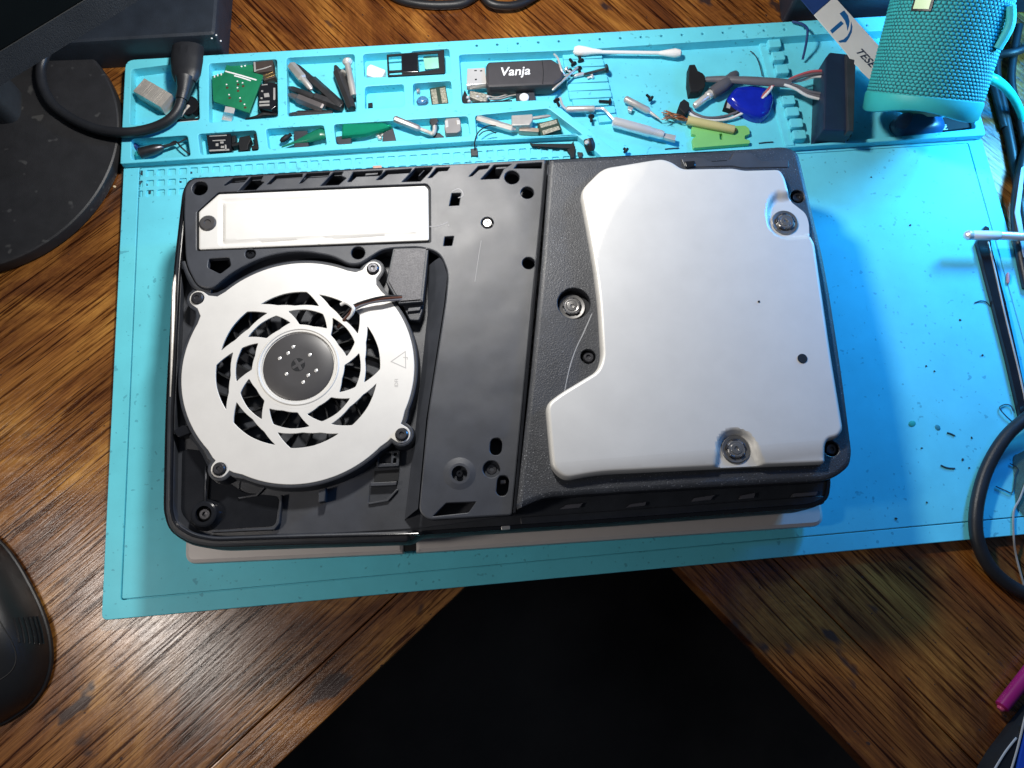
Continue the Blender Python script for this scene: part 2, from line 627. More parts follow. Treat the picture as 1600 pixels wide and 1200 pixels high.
WOODL = wood('rustic_wood_left', math.atan2(E1.y, E1.x))
WOODR = wood('rustic_wood_right', math.atan2(E2.y, E2.x), (.86, .74, .62))  # tint darkens this wing, putting its weaker lamp light into the colour
desk = thing('desk', 'rustic brown wooden corner desk with a dark gap at the front', 'desk', (0, 0, ZD - 20), kind='structure')
for b0, b1 in ((0, 23), (23, 520)):
    emit('plank', plate([dk(-760, b0 + .25), dk(-.3, b0 + .25), dk(-.3, b1 - .25), dk(-760, b1 - .25)], ZD - 18, ZD, bev=.7), WOODL, desk)
for a0, a1 in ((0, 43), (43, 560)):
    emit('plank', plate([dk(a0 + .3, -640), dk(a1 - .3, -640), dk(a1 - .3, 640), dk(a0 + .3, 640)], ZD - 18, ZD, bev=.7), WOODR, desk)
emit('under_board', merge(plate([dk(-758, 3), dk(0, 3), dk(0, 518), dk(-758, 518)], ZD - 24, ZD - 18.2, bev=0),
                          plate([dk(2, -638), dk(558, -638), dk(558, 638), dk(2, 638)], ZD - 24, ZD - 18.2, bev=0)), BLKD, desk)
emit('floor', plate([(-2500, -2500), (2500, -2500), (2500, 2500), (-2500, 2500)], -752, -740, bev=0), FLOORM, kind='structure')

# ================================================================== silicone mat
RIM = 5.0
TFL = -2.5
mat = thing('work_mat', 'turquoise silicone repair mat with a compartment tray along its back', 'mat', (275, 170, ZD))
mat_out = rounded([(0, 0), (550, 0), (550, 251), (550, 347), (0, 347)], 3.5)
emit('mat_base', loft(mat_out, [(.3, ZD + .05), (0, ZD + .5), (0, -3.4), (.2, -3.2)]), SIL, mat)
border = rounded([(0, 0), (550, 0), (550, 249.5), (550, 250), (0, 270.5), (0, 270)], 3.5)
border = rounded([(0, 0, 3.5), (550, 0, 3.5), (550, 251.2, .1), (300, 252.0, .1), (284, 271, .1), (0, 271, .1)], 1)
inner = [(9.5, 9.5), (540.5, 9.5), (540.5, 249.5), (303, 250.4), (285.5, 270.6), (9.5, 270.6)]
emit('mat_border', plate(border, -3.2, .25, holes=[rounded(inner, 1.5)], bev=.35, hb=.3), SIL, mat)
# pocket grid
pockets = []
for row in range(3):
    for k in range(44):
        u = 217 + 17.15 * k
        v = (271.5, 287.5, 303)[row] - (u - 217) * (271.5 - 229.5) / (943 - 217)
        if row == 2 and k > 5: continue
        if row == 1 and u > 930: continue
        c = P(u, v, 0)
        if c[1] > 267.6 or c[0] > 296 or c[0] > 280 and c[1] > 250 + (296 - c[0]): continue
        pockets.append(rounded(rect(c[0], c[1], 4.6, 4.6, 0), .8, 3))
inner2 = [(10.1, 10.1), (539.9, 10.1), (539.9, 249.3), (302.6, 250.2), (285.2, 270.4), (10.1, 270.4)]
emit('mat_pad', plate(rounded(inner2, 1.2), -3.2, 0, holes=pockets, bev=.3, hb=.35), SIL, mat)
emit('pocket_floor', plate([(10.4, 235), (303, 235), (302, 250), (285, 270), (10.4, 270)], -3.19, -1.0, bev=0), SIL, mat)
# tray
TO = rounded([(0, 271.2, 1), (284.4, 271.2, 1), (300.3, 252.2, 1), (550, 251.4, 2.5), (550, 347, 6), (0, 347, 6)], 2)


def comp(px, r=2.2):
    return rounded(PL(px, RIM), r, 4)


big = [(717, 85), (877, 79), (1000, 71), (1190, 59), (1300, 52), (1484, 42), (1526, 201), (1417, 212), (1250, 226.5), (990, 246), (968, 240), (862, 158), (850, 156), (722, 162)]
holes = [
    comp([(205, 108), (310, 95), (312, 188), (203, 196)]), comp([(326, 99), (433, 92), (434.5, 183), (326, 192)]),
    comp([(447.5, 90), (554, 84), (557.5, 174), (449, 182)]), comp([(567, 84), (627, 80), (629, 119), (569, 121)]),
    comp([(642, 79.5), (702, 75.5), (705, 114), (644, 117)]), comp([(570, 135), (631, 131), (632, 166), (570, 171)]),
    comp([(645, 130), (705, 126), (707, 161), (646, 166)]), comp(big),
    comp([(205, 217), (293, 211), (298, 244), (205, 250)]), comp([(309, 209), (400, 203), (405, 235), (313, 242)]),
    comp([(415, 201), (506, 195), (511, 227), (419, 233)]), comp([(521, 194), (731, 181), (735, 212), (525, 226)]),
    comp([(742, 180), (857, 169), (912, 211), (745, 219)])]
for k in range(21):
    u = 745 + 32.1 * k
    if u > 1345 and u < 1400 and False: continue
    v = 71 - (u - 745) * (71 - 46) / (1226 - 745)
    c = P(u, v, RIM)
    if c[0] < 545:
        holes.append(circle(c[0], c[1], .95, 10))
emit('tray', plate(TO, -3.2, RIM, holes=holes, bev=.6, hb=.5), SIL, mat)
emit('tray_floor', plate(offset(ccw(TO), 1.0), -3.18, TFL, bev=0), SIL, mat)
# ribbed tool rest between the two wide compartments
for k in range(9):
    v0 = 82 + 12.2 * k
    u0 = 878 + k * 2.0; u1 = 939 + k * 3.0
    if k == 6: u0 += 4
    if k == 7: u0 += 22
    if k == 8: u0 += 40
    pl = PL([(u0, v0 + (u1 - u0) * -.03 + 2), (u1, v0 - 2), (u1 + 2.4, v0 + 8.8), (u0 + 2.2, v0 + 12.0)], 0)
    emit('rib', plate(rounded(pl, .7, 2), TFL, 0.6 - k * .05, bev=.4), SIL, mat)
# notched divider
for u, v in ((1211, 66), (1217, 86), (1223, 107), (1233, 155), (1239, 173), (1245, 191), (1250, 209)):
    c = P(u, v, 3)
    emit('divider_block', plate(rounded(rect(c[0], c[1], 8.6, 6.6, math.radians(-1)), 1.2, 3), TFL, 2.6, bev=.6), SIL, mat)
emit('divider_foot', plate(PL([(1186, 62), (1198, 61), (1242, 226), (1228, 227)], 0), TFL, -.6, bev=.4), SIL, mat)

# ================================================================== game console
con = thing('game_console', 'opened black game console with silver fan and drive covers lying on the mat', 'game console', (220, 120, 0))


def screw_geo(x, y, z, r, h=1.4, hole=True, star=True):
    e = min(r * .35, h * .45)
    prof = [(0, r), (h - r * .15, r), (h, r * .82), (h, r * .42), (h - e, r * .36), (h - e * 1.05, 0.02)]
    return lathe((x, y, z), (x, y, z + h), prof, 20)


# white cover panels under the body, split in two
pan_lv = [(2.4, 4.6), (.8, 6.6), (0, 9.0), (.5, 11.2), (2.2, 12.4)]
fl = [P(290, 882, 10), P(330, 880, 10), P(632, 866, 10)]
emit('cover_panel', loft(rounded([(fl[0][0], fl[0][1], 6), (fl[2][0], fl[2][1], 1), (fl[2][0] + 4, 214, 3), (fl[0][0], 221, 8)], 3, 6), pan_lv), WHITEP, con)
a = P(650, 865, 10); b = P(1288, 822, 10)
emit('cover_panel', loft(rounded([(a[0], a[1], 1), (b[0], b[1], 7), (398, 208, 8), (a[0] + 4, 213, 3)], 3, 6), pan_lv), WHITEP, con)
c0 = P(641, 862, 10)
emit('panel_belly', plate(rounded([(70, 45), (150, 42), (152, 195), (72, 198)], 9), .2, 5.5, bev=.3), WHITEP, con)
emit('panel_belly', plate(rounded([(180, 41), (370, 36), (374, 190), (182, 195)], 9), .2, 5.5, bev=.3), WHITEP, con)
emit('panel_joint', plate(rect(c0[0] + 1.5, 117, 12, 192, 0), 4.5, 10.5, bev=.4), BLKD, con)

# lower shell: stepped wall all around
ZS = 50.0
shell_px = [(283, 300), (292, 281), (305, 276), (560, 262), (853, 248), (1100, 235), (1228, 229), (1246, 244), (1262, 330), (1284, 500), (1299, 700), (1300, 760), (1296, 782), (1270, 795),
            (960, 818), (655, 838), (640, 848), (450, 854), (330, 858), (290, 850), (262, 830), (253, 800), (256, 640), (268, 430)]
shell = ccw(rounded([p + (r,) for p, r in zip(PL(shell_px, ZS), [3] * 6 + [4, 4, 8, 8, 8, 8, 5, 9, 20, 4, 4, 20, 14, 12, 12, 10, 20, 20])], 5, 5))
emit('lower_shell', loft(shell, [(9, 10.0), (7, 14), (2.2, 22), (1.2, 23.5), (1.2, 30), (0.1, 31.2), (0, 46), (.4, 48), (1.4, 48.6)]), BLK, con, sharp=30)
# seam lines round the shell, as thin proud lips
lip = offset(shell, .2)
emit('rim_lip', plate(offset(shell, .5), 48.0, ZS, holes=[offset(shell, 2.6)], bev=.5, hb=.3), BLKG, con)

# well floor around the fan
well_px = [(290, 300), (310, 286), (560, 270), (850, 256), (800, 806), (655, 826), (450, 838), (330, 842), (292, 832), (272, 808), (274, 640), (285, 430)]
ZW = 49.2
emit('well_floor', plate(rounded(PL(well_px, ZW), 8, 5), 40, ZW, holes=[
    rounded(PL([(375, 752), (422, 752), (412, 768), (395, 775), (372, 778)], ZW), .8),
    rounded(PL([(578, 756), (622, 752), (618, 772), (600, 784), (576, 786)], ZW), .8),
    rounded(PL([(652, 656), (667, 654), (665, 669), (650, 671)], ZW), .4),
    rounded(PL([(642, 731), (657, 728), (656, 749), (640, 751)], ZW), .4)], bev=.4), DECK, con)

# outer rim round the left side
rim_out = PL([(640, 846), (450, 851), (331, 855), (292, 847), (264, 828), (256, 800), (259, 640), (270, 430), (285, 302), (295, 287)], 55)
rim_in = PL([(297, 296), (290, 310), (283, 430), (273, 640), (270, 798), (277, 818), (300, 832), (333, 838), (450, 834), (640, 829)], 55)
emit('outer_rim', plate(rounded(rim_out + rim_in, 6, 5), 44, 54, bev=1.5), BLK, con)
rim2_o = PL([(655, 836), (450, 842), (333, 846), (297, 839), (271, 822), (264, 798), (267, 640), (277, 430), (288, 308)], 56)
rim2_i = PL([(291, 308), (280, 430), (270, 640), (267, 797), (274, 819), (299, 835), (334, 842), (450, 838), (655, 832)], 56)
emit('rim_bead', plate(rounded(rim2_o + rim2_i, 4, 5), 52, 56, bev=.5), BLKG, con)
# bright metal strip on the left wall
emit('side_strip', tube([P3(275, 428, 53), P3(272, 450, 54.2), P3(270, 520, 54.5), P3(266, 620, 54)], [.4, 1.1, 1.1, .3], 8), STEEL, con)

# frame deck: bracket round the expansion slot and the plate in the middle
ZK = 60.0
arc = []
fc = P(466.5, 577, 58)
deck_px = [(300, 279, 3), (560, 264, 1), (853, 248, 1), (846, 330, 1), (800, 805, 1.5), (668, 813, 5), (654, 799, 6), (668, 650, 8), (696, 470, 8), (700, 425, 14), (686, 394, 14), (655, 386, 4), (612, 388, 4),
           (596, 391, 3), (577, 403, 4), (562, 413, 3), (545, 413, 6), (520, 400, 10), (466, 391, 12), (410, 401, 12), (362, 425, 10), (330, 452, 5), (308, 447, 6), (290, 412, 6), (287, 330, 5), (289, 292, 5)]
deck_out = rounded([P(u, v, ZK) + (r,) for u, v, r in deck_px], 3, 5)


def hole(u, v, r, z=ZK, n=22):
    c = P(u, v, z)
    return circle(c[0], c[1], r, n)


def quad(px, z=ZK, r=.3):
    return rounded(PL(px, z), r, 2)


dh = [hole(312, 294, 4.2), hole(800, 277, 4.1), hole(824, 301, 3.6), hole(826, 411, 3.4), hole(559.5, 395, 3.6),
      hole(391, 396.5, 2.8), hole(761.5, 348, 3.3),
      quad([(706, 302), (720, 301.5), (717, 321), (702, 321.5)]), quad([(695, 370), (709, 369), (706, 383.5), (693, 384)]),
      quad([(326, 404), (358, 402), (361, 415), (344, 428), (324, 418)], r=1),
      rounded(PL([(766, 690), (770, 685), (780, 684), (785, 690), (784, 705), (779, 711), (770, 711), (765, 705)], ZK), 1.2),
      rounded(PL([(777, 749), (781, 743), (791, 743), (796, 749), (794, 768), (789, 775), (780, 775), (775, 769)], ZK), 1.2),
      hole(768, 733, 4.2), hole(718, 740, 3.8),
      quad([(697, 786), (744, 784), (732, 801), (676, 807)], r=.5),
      ]


def back_line(u):
    return (279 - (u - 300) * 15 / 260 if u < 560 else 264 - (u - 560) * 16 / 293) + 2.2


for px in ([(349, 289), (364, 278), (388, 275), (382, 284), (360, 286), (352, 290)],
           [(371, 299), (392, 276), (411, 274), (407, 283), (413, 284), (399, 297)],
           [(416, 288), (423, 287.5), (432, 279.5), (471.5, 277.5), (473, 271), (430, 274)],
           [(467, 286.5), (472.5, 285.6), (481, 278), (512, 276), (515.5, 268.4), (479, 271)],
           [(500.7, 290), (521, 269), (536, 268), (533, 274.4), (541, 278), (529, 288.7)],
           [(543, 284), (548.5, 283.7), (557, 276), (595, 274), (598, 266), (552, 268.5)],
           [(588, 281), (595.7, 280.3), (606, 272), (640, 270), (643.4, 263.4), (603, 266.3)],
           [(628, 284), (649, 262.5), (676, 261), (672, 268), (665, 274.7), (657, 283)],
           [(669, 278), (675, 277), (685, 267.5), (698.8, 266.5), (702.4, 261), (682, 262)],
           [(732.6, 275.6), (738, 274.7), (748.5, 265), (762, 263), (765, 257.8), (747.5, 259.7)],
           [(751, 280), (772, 257.8), (799, 256.5), (787, 264), (779.4, 279)],
           [(803, 263), (808.5, 256), (847, 253.5), (846, 263)]):
    dh.append(rounded(PL([(u, max(v, back_line(u))) for u, v in px], ZK), .25, 2))
m2c = [(311, 331), (342, 303.5), (664, 290.5), (669, 296), (670, 375), (311, 389.5)]
m2hole = PL([(307, 331), (341, 300), (667, 287), (672.5, 294), (673, 379), (307, 392)], ZK)
dh.append(rounded(m2hole, 1.2))
emit('frame_deck', plate(deck_out, 56.5, ZK, holes=dh, bev=.8, hb=.35), DECK, con)
emit('frame_skirt', loft(offset(ccw(deck_out), 1.2), [(-.6, ZW - 1), (0, 56.4)], top=False), BLK, con)
# ribs standing inside the back slots
for px in ([(478, 270), (482, 269.7), (476, 281), (472, 282)], [(572, 270), (592, 269), (590, 273), (570, 275)], [(776, 261), (794, 260), (791, 264), (774, 265)], [(662, 266), (664, 266), (656, 275), (653, 276)]):
    emit('slot_rib', plate(PL(px, 58), 50, 58.4, bev=.3), DECK, con)
# sloped wall between deck and well
sl_t = PL([(690, 400), (699, 430), (694, 475), (666, 655), (653, 795)], 59.0)
sl_b = PL([(664, 420), (668, 440), (668, 490), (650, 660), (632, 812)], ZW + .3)
V = [(x, y, 59.0) for x, y in sl_t] + [(x, y, 55.5) for x, y in [((a[0] * .55 + b[0] * .45), (a[1] * .55 + b[1] * .45)) for a, b in zip(sl_t, sl_b)]] + [(x, y, ZW + .15) for x, y in sl_b]
n = len(sl_t)
F = [(r * n + i, r * n + i + 1, (r + 1) * n + i + 1, (r + 1) * n + i) for r in range(2) for i in range(n - 1)]
emit('sloped_wall', (V, F), DECK, con, sharp=80)

# screws in the deck
for u, v, z, r, mt in ((391, 396.5, 57.2, 2.3, BLKG), (761.5, 348, 57.6, 2.6, WASH), (768, 733, 56, 2.8, DSTEEL), (718, 740, 57.6, 1.6, BLKG)):
    c = P(u, v, z + 1.5)
    emit('screw', screw_geo(c[0], c[1], z, r), mt, con)
for u, v in ((391, 396.5), (761.5, 348), (768, 733), (718, 740)):
    c = P(u, v, ZK)
    emit('screw_seat', plate(circle(c[0], c[1], 4.4, 24), 54.6, 57.0, bev=0), BLK if u != 761.5 else DECK, con)
c = P(718, 740, ZK)
emit('screw_boss', loft(circle(c[0], c[1], 8.5, 36), [(0, ZK - .1), (3.4, ZK + .55)], holes=[circle(c[0], c[1], 3.9, 24)], hole_bevel=.0), DECK, con, sharp=60)
c = P(786, 752, 57)
emit('connector_pin', plate(rounded(rect(c[0], c[1], 2.6, 1.6, 0), .3, 2), 52, 56.5, bev=.3), WHITEP, con)

# expansion slot cover (silver)
z = 60.2
mo = rounded(PL(m2c, z), .9)
pan = ccw(rounded(PL([(347, 316), (655, 301), (657, 366), (347, 381)], z), 1.2))
mh = P(325, 349, z)


def m2z(X, Y, D):
    ins = inside(X, Y, pan)
    dp = seg_dist(X, Y, pan)
    g = np.exp(-(dp / .8) ** 2)
    return 60.3 - .85 * g + np.where(ins, .25, 0) * (1 - g) - .25 * np.clip(1 - D / .5, 0, 1)


slot = emit('slot_cover', heightfield(mo, 1.1, m2z, 58.9), FANW, con, sharp=60)
emit('screw', screw_geo(mh[0], mh[1], 60.0, 4.5, 1.3), HUB, slot)
emit('slot_recess', plate(rounded(m2hole, 1.2), 54, 58.8, bev=0), BLKD, con)

# ---------------- fan
FX, FY = fc
VX, VY = P(466, 574.5, 58)
HX, HY = P(466, 572, 58)
FZ = 58.0
R_F = 58.3
angs = {'a': 43, 'b': 156, 'c': 224, 'd': -38}
tabs = [P(583, 420, FZ), P(309, 466, FZ), P(343, 733, FZ), P(628, 679, FZ)]


def fan_outline(R, grow):
    pts = []
    ta = sorted(((math.atan2(t[1] - FY, t[0] - FX)) % (2 * math.pi), math.hypot(t[0] - FX, t[1] - FY)) for t in tabs)
    N_ = 144
    i = 0
    rest = []
    for k in range(N_):
        th = 2 * math.pi * k / N_
        rest.append((th, 0))
    for th, rr in ta:
        hw = 4.4 + grow
        w0 = (hw + 6.5) / R; w1 = hw / (rr)
        rest = [q for q in rest if abs((q[0] - th + math.pi) % (2 * math.pi) - math.pi) > w0]
    out = [(th, FX + R * math.cos(th), FY + R * math.sin(th)) for th, _ in rest]
    for th, rr in ta:
        hw = 4.4 + grow
        w0 = (hw + 6.5) / R
        ux, uy = math.cos(th), math.sin(th); px_, py_ = -uy, ux
        def q(s, t): return (FX + ux * s + px_ * t, FY + uy * s + py_ * t)
        loc = [(th - w0 * .99, *q(R * math.cos(w0), -R * math.sin(w0))), (th - w0 * .8, *q(R + .6, -hw - 3.0 + .8))]
        loc += [(th - w0 * .7, *q(R + 1.0 if rr - R < 5 else rr - 3.5, -hw))]
        for j in range(9):
            a_ = -math.pi / 2 + math.pi * j / 8
            loc.append((th + w0 * .6 * (j - 4) / 4, *q(rr + hw * math.cos(a_) * .95, hw * math.sin(a_))))
        loc += [(th + w0 * .7, *q(R + 1.0 if rr - R < 5 else rr - 3.5, hw)), (th + w0 * .8, *q(R + .6, hw + 2.2)), (th + w0 * .99, *q(R * math.cos(w0), R * math.sin(w0)))]
        out += loc
    out.sort(key=lambda q: q[0] % (2 * math.pi))
    return [(x, y) for _, x, y in out]


def pol(r, deg):
    a_ = math.radians(deg - 5)
    return (VX + r * math.cos(a_), VY + r * math.sin(a_))


def vent(pts, r=.5):
    q = []
    for i, (rr, th) in enumerate(pts):
        r2, t2 = pts[(i + 1) % len(pts)]
        q.append(pol(rr, th))
        if abs(t2 - th) > 9:
            for j in (1, 2, 3):
                q.append(pol(rr + (r2 - rr) * j / 4, th + (t2 - th) * j / 4))
    return rounded(q, r, 2)


vents = []
for k in range(8):
    o_ = 45.2 * k
    vents.append(vent([(41.2, 88 + o_), (41.2, 104 + o_), (40.5, 122.5 + o_), (36.0, 111 + o_), (33.7, 97 + o_), (34.3, 76 + o_)]))
    vents.append(vent([(30.9, 70 + o_), (31.4, 86 + o_), (31.2, 103.5 + o_), (23.2, 92.5 + o_), (23.0, 74 + o_), (24.8, 58 + o_)]))
fan = emit('fan_cover', plate(fan_outline(R_F, 0), FZ - 1.1, FZ, holes=vents + [circle(HX, HY, 18.4, 48)], bev=.3, hb=.15), FANW, con)
for t in tabs:
    emit('screw_washer', plate(circle(t[0], t[1], 3.4, 24), FZ + .02, FZ + .25, bev=.1), BLKD, fan)
    emit('screw', screw_geo(t[0], t[1], FZ + .1, 3.0, 1.5), DSTEEL, fan)
emit('fan_housing', loft(fan_outline(R_F + 1.9, 1.9), [(-.6, 48), (0, 55), (.3, FZ - .5), (.9, FZ - .25)], holes=[circle(FX, FY, 52, 64)], bottom=False), BLK, con)
emit('fan_pit', plate(circle(FX, FY, 54, 64), 34, 41.0, bev=0), BLKD, con)
emit('hub_ring', lathe((HX, HY, FZ - 1), (HX, HY, FZ), [(0, 22.2), (1.02, 22.2), (1.03, 20.7), (1.4, 20.2), (1.4, 19.7), (1.02, 19.3), (1.0, 18.6), (.2, 18.2)], 72), FANW, fan, sharp=30)
hub = emit('hub', lathe((HX, HY, 46), (HX, HY, 60), [(0, 17.6), (10.6, 17.9), (11.6, 17.7), (12.0, 16.8), (12.15, 10), (12.2, .02)], 64), HUB, fan)
for px in ((458, 542), (450, 552), (437, 560), (484, 554.5), (494, 579), (481.5, 586.5), (447.5, 584.5), (473.5, 597.5)):
    c = P(px[0], px[1], 58.3)
    emit('rivet', lathe((c[0], c[1], 58.0), (c[0], c[1], 59), [(0, .95), (.35, .9), (.5, .5), (.52, .02)], 10), BRIGHT, hub)
c = P(466, 570, 58)
emit('hub_cross', merge(plate(rect(c[0], c[1], 6.6, 1.5, .5), 57, 58.36, bev=.1), plate(rect(c[0], c[1], 1.5, 6.6, .5), 57, 58.37, bev=.1)), HUB, hub)
emit('hub_socket', plate(circle(c[0], c[1], 3.5, 24), 56, 58.27, bev=0), BLKD, hub)
imp = emit('impeller', lathe((FX, FY, 41.2), (FX, FY, 60), [(0, 50), (.8, 50), (1.2, 20), (6, 19)], 64), BLKD, con)
bl = None
NB = 23
for k in range(NB):
    if bl is None:
        V, F = [], []
        for j in range(7):
            r_ = 20 + 30 * j / 6
            th = math.radians(-26 * (j / 6) ** 1.3)
            for z_, dt in ((42, 0), (53.5, math.radians(5))):
                for w in (-.35, .35):
                    V.append((r_ * math.cos(th + dt) - w * math.sin(th), r_ * math.sin(th + dt) + w * math.cos(th), z_))
        for j in range(6):
            b0 = j * 4; b1 = b0 + 4
            F += [(b0, b1, b1 + 2, b0 + 2), (b0 + 1, b0 + 3, b1 + 3, b1 + 1), (b0 + 2, b1 + 2, b1 + 3, b0 + 3)]
        F += [(0, 2, 3, 1), (24, 25, 27, 26)]
        ORG[imp] = np.array((0., 0., 0.)) if False else ORG[imp]
        Vw = [(FX + x, FY + y, z_) for x, y, z_ in V]
        bl = emit('blade', (Vw, F), BLKD, imp)
        base_me = bl.data
        piv = Vector(((FX - ORG[imp][0]) * S, (FY - ORG[imp][1]) * S, 0))
    else:
        o = bl.copy(); COL.objects.link(o); o.parent = imp
        R_ = Matrix.Rotation(2 * math.pi * k / NB, 4, 'Z')
        o.matrix_local = Matrix.Translation(piv) @ R_ @ Matrix.Translation(-piv)
# warning print on the fan cover
tri = PL([(610, 565), (634, 548), (634.5, 576)], FZ)
tri = ccw(tri)
emit('warning_triangle', loft(tri, [(0, FZ + .01), (0, FZ + .05)], holes=[offset(tri, .42)], bottom=False), PRINTG, fan)
g = place(text_geo('F', 3.4), P3(630, 557, FZ + .06), (-.15, -1, 0), (1, -.15, 0))
emit('print_mark', g, PRINTG, fan)
g = place(text_geo('IDFI', 2.6), P3(622, 605, FZ + .06), (.06, 1, 0), (-1, .06, 0))
emit('print_mark', g, PRINTG, fan)

# connector block and cable
blk = PL([(614, 387), (670, 385), (661, 471), (623, 474), (603, 440)], 60)
cb = emit('connector_block', plate(rounded(blk, .6, 3), 48, 59.4, bev=.4), BLK, con)
emit('label_pad', plate(offset(ccw(rounded(blk, .6, 3)), 1.3), 59.3, 60.1, bev=.2), GREYS, cb)
emit('clip', plate(rounded(PL([(628, 476), (663, 474), (660, 486), (655, 500), (640, 500)], 56), 1, 3), 48, 55.5, bev=.5), BLK, con)
emit('clip_tab', plate(rounded(PL([(638, 481), (658, 479), (656, 485), (636, 487)], 57), .4, 2), 55, 57.0, bev=.3), DECK, con)
wires = emit('fan_cable', tube([P3(628, 465, 59.5), P3(604, 466, 61.5), P3(580, 470, 61.5), P3(556, 478, 61), P3(545, 492, 60), P3(528, 512, 54)], .85, 8), BROWNW, con)
emit('wire', tube([P3(628, 468, 59.5), P3(600, 470, 61.3), P3(575, 474, 61.2), P3(553, 484, 60.8), P3(538, 498, 58), P3(526, 508, 53)], .7, 8), GREYW, wires)
emit('wire', tube([P3(628, 463, 59.6), P3(603, 463, 62.1), P3(578, 468, 62.3), P3(553, 477, 61.4), P3(540, 489, 59.5), P3(524, 505, 53)], .6, 8), RUBBER, wires)
emit('cable_tie', tube([P3(533, 476, 58.6), P3(541, 473, 60.4), P3(552, 481, 61.8), P3(550, 490, 60.5), P3(543, 498, 58.6)], .95, 8), WPL, con)

# details in the well
c = P(318, 803, 54)
emit('corner_boss', loft(circle(c[0], c[1], 6.6, 28), [(-1.5, 49), (0, 51), (.4, 53.8), (1.2, 54.2)], holes=[circle(c[0], c[1], 3.9, 24)]), BLKG, con, sharp=40)
emit('screw', screw_geo(c[0], c[1], 50.5, 2.9, 2.2), DSTEEL, con)
emit('pocket_wall', plate(rounded(PL([(437, 773), (441, 773), (436, 818), (428, 828), (330, 832), (330, 829), (426, 824.5), (433, 815)], 53), .6, 3), 48, 52.6, bev=.4), BLK, con)
emit('corner_pocket', plate(rounded(PL([(284, 700), (330, 706), (338, 740), (380, 770), (436, 775), (430, 822), (330, 828), (300, 822), (282, 800)], 50), 3, 4), 48, ZW + .25, bev=.1), BLKG, con)
emit('gusset', tube([P3(322, 728, 52), P3(321, 785, 51)], [.5, .7], 6), DECK, con)
emit('fin', plate(rounded(PL([(497, 768), (509, 761), (507, 783), (497, 785)], 55), .4, 2), 48, 54.5, bev=.4), BLK, con)
for px in ([(371, 777), (373, 779), (401, 775), (421, 754), (418, 753), (399, 772)], [(575, 786), (577, 788), (606, 783), (622, 765), (619, 764), (604, 780)]):
    emit('slot_edge', plate(PL(px, 51), 48, 50.6, bev=.2), DECK, con)
emit('latch', plate(rounded(PL([(589, 705), (625, 703), (623, 728), (588, 730)], 53), .5, 2), 47, 52.5, holes=[quad([(593, 709), (612, 708), (611, 724), (592, 725)], 52), quad([(616, 708), (621, 708), (620, 712), (615, 713)], 52), quad([(615, 716), (620, 716), (619, 724), (614, 724)], 52)], bev=.3), BLK, con)
emit('latch_pad', plate(PL([(585, 736), (624, 733), (622, 751), (584, 754)], 50), 48, 49.8, bev=.1), BLKD, con)
emit('latch_bar', plate(rounded(PL([(579, 754), (620, 752), (619, 758), (578, 760)], 52), .3, 2), 49, 52, bev=.3), DECK, con)
emit('side_tab', plate(rounded(PL([(270, 674), (285, 664), (299, 667), (300, 676), (279, 684)], 56), .8, 2), 48, 56.4, bev=.6), BLKG, con)
emit('fan_strut', tube([P3(300, 680, 53), P3(318, 700, 53.5), P3(333, 728, 54), P3(347, 745, 53)], [1.6, 2.2, 2.2, 1.5], 10), BLK, con)
emit('well_edge', tube([P3(287, 410, 57), P3(305, 446, 57.2), P3(331, 455, 57)], [1.2, 2.0, 1.2], 10), BLK, con)

# ---------------- drive side
ZR = 64.0
drv_px = [(857, 248, 1), (1100, 236, 1), (1226, 227, 5), (1248, 235, 4), (1255, 262, 6), (1292, 420, 20), (1317, 580, 20), (1333, 706, 8), (1330, 728, 7), (1311, 744, 5), (1290, 752, 4), (1000, 768, 10), (850, 778, 6), (807, 798, 2), (806, 790, 1), (829, 580, 1), (846, 400, 1)]
drv = rounded([P(u, v, ZR) + (r,) for u, v, r in drv_px], 3, 5)
sc_big = {'a': (895, 477), 'b': (1228, 345), 'c': (1151, 701)}
wa = P(897, 474, ZR)
sm = [(919, 557), (1246, 307), (1299, 701)]
emit('drive_deck', loft(ccw(drv), [(3.0, 44), (1.0, 47), (.6, 58), (.3, 61.4), (.5, 63.0), (1.6, 63.8), (2.8, ZR)],
                        holes=[circle(wa[0], wa[1], 8.6, 36)] + [circle(*P(u, v, ZR), 3.9, 24) for u, v in sm], hole_bevel=.3), DUST, con, sharp=40)
emit('drive_step', loft(ccw(offset(ccw(drv), 2.0)), [(0, 30), (0, 46)], top=False), BLK, con)
# washers and big screws
shz = 68.4


def big_screw(u, v, z, par):
    c = P(u, v, z + 2)
    w = emit('screw_washer', lathe((c[0], c[1], z), (c[0], c[1], z + 2), [(0, 7.0), (.6, 7.0), (1.0, 6.6), (.8, 5.2), (.5, 4.9), (.5, .02)], 40), WASH, par)
    h = emit('screw', lathe((c[0], c[1], z + .4), (c[0], c[1], z + 3), [(0, 4.4), (1.0, 4.4), (1.5, 3.9), (1.6, 3.2), (1.5, 2.9), (1.9, 2.6), (2.0, 1.2), (1.5, 1.0), (1.4, .02)], 24), SCRH, par)
    for k in range(5):
        a_ = 2 * math.pi * k / 5 + .3
        emit('notch', plate(rounded(rect(c[0] + 4.3 * math.cos(a_), c[1] + 4.3 * math.sin(a_), 1.0, 2.6, a_), .3, 2), z + .5, z + 1.9, bev=.2), DSTEEL, h)


emit('screw_pit', plate(circle(wa[0], wa[1], 9.5, 36), 58, 59.2, bev=0), BLKD, con)
big_screw(894, 478, 59.3, con)
for u, v in sm:
    c = P(u + .5, v + .5, 62)
    emit('screw', screw_geo(c[0], c[1], 60.5, 2.9, 1.6), DSTEEL, con)
    emit('screw_pit', plate(circle(*P(u, v, ZR), 4.3, 24), 58, 60.4, bev=0), BLKD, con)

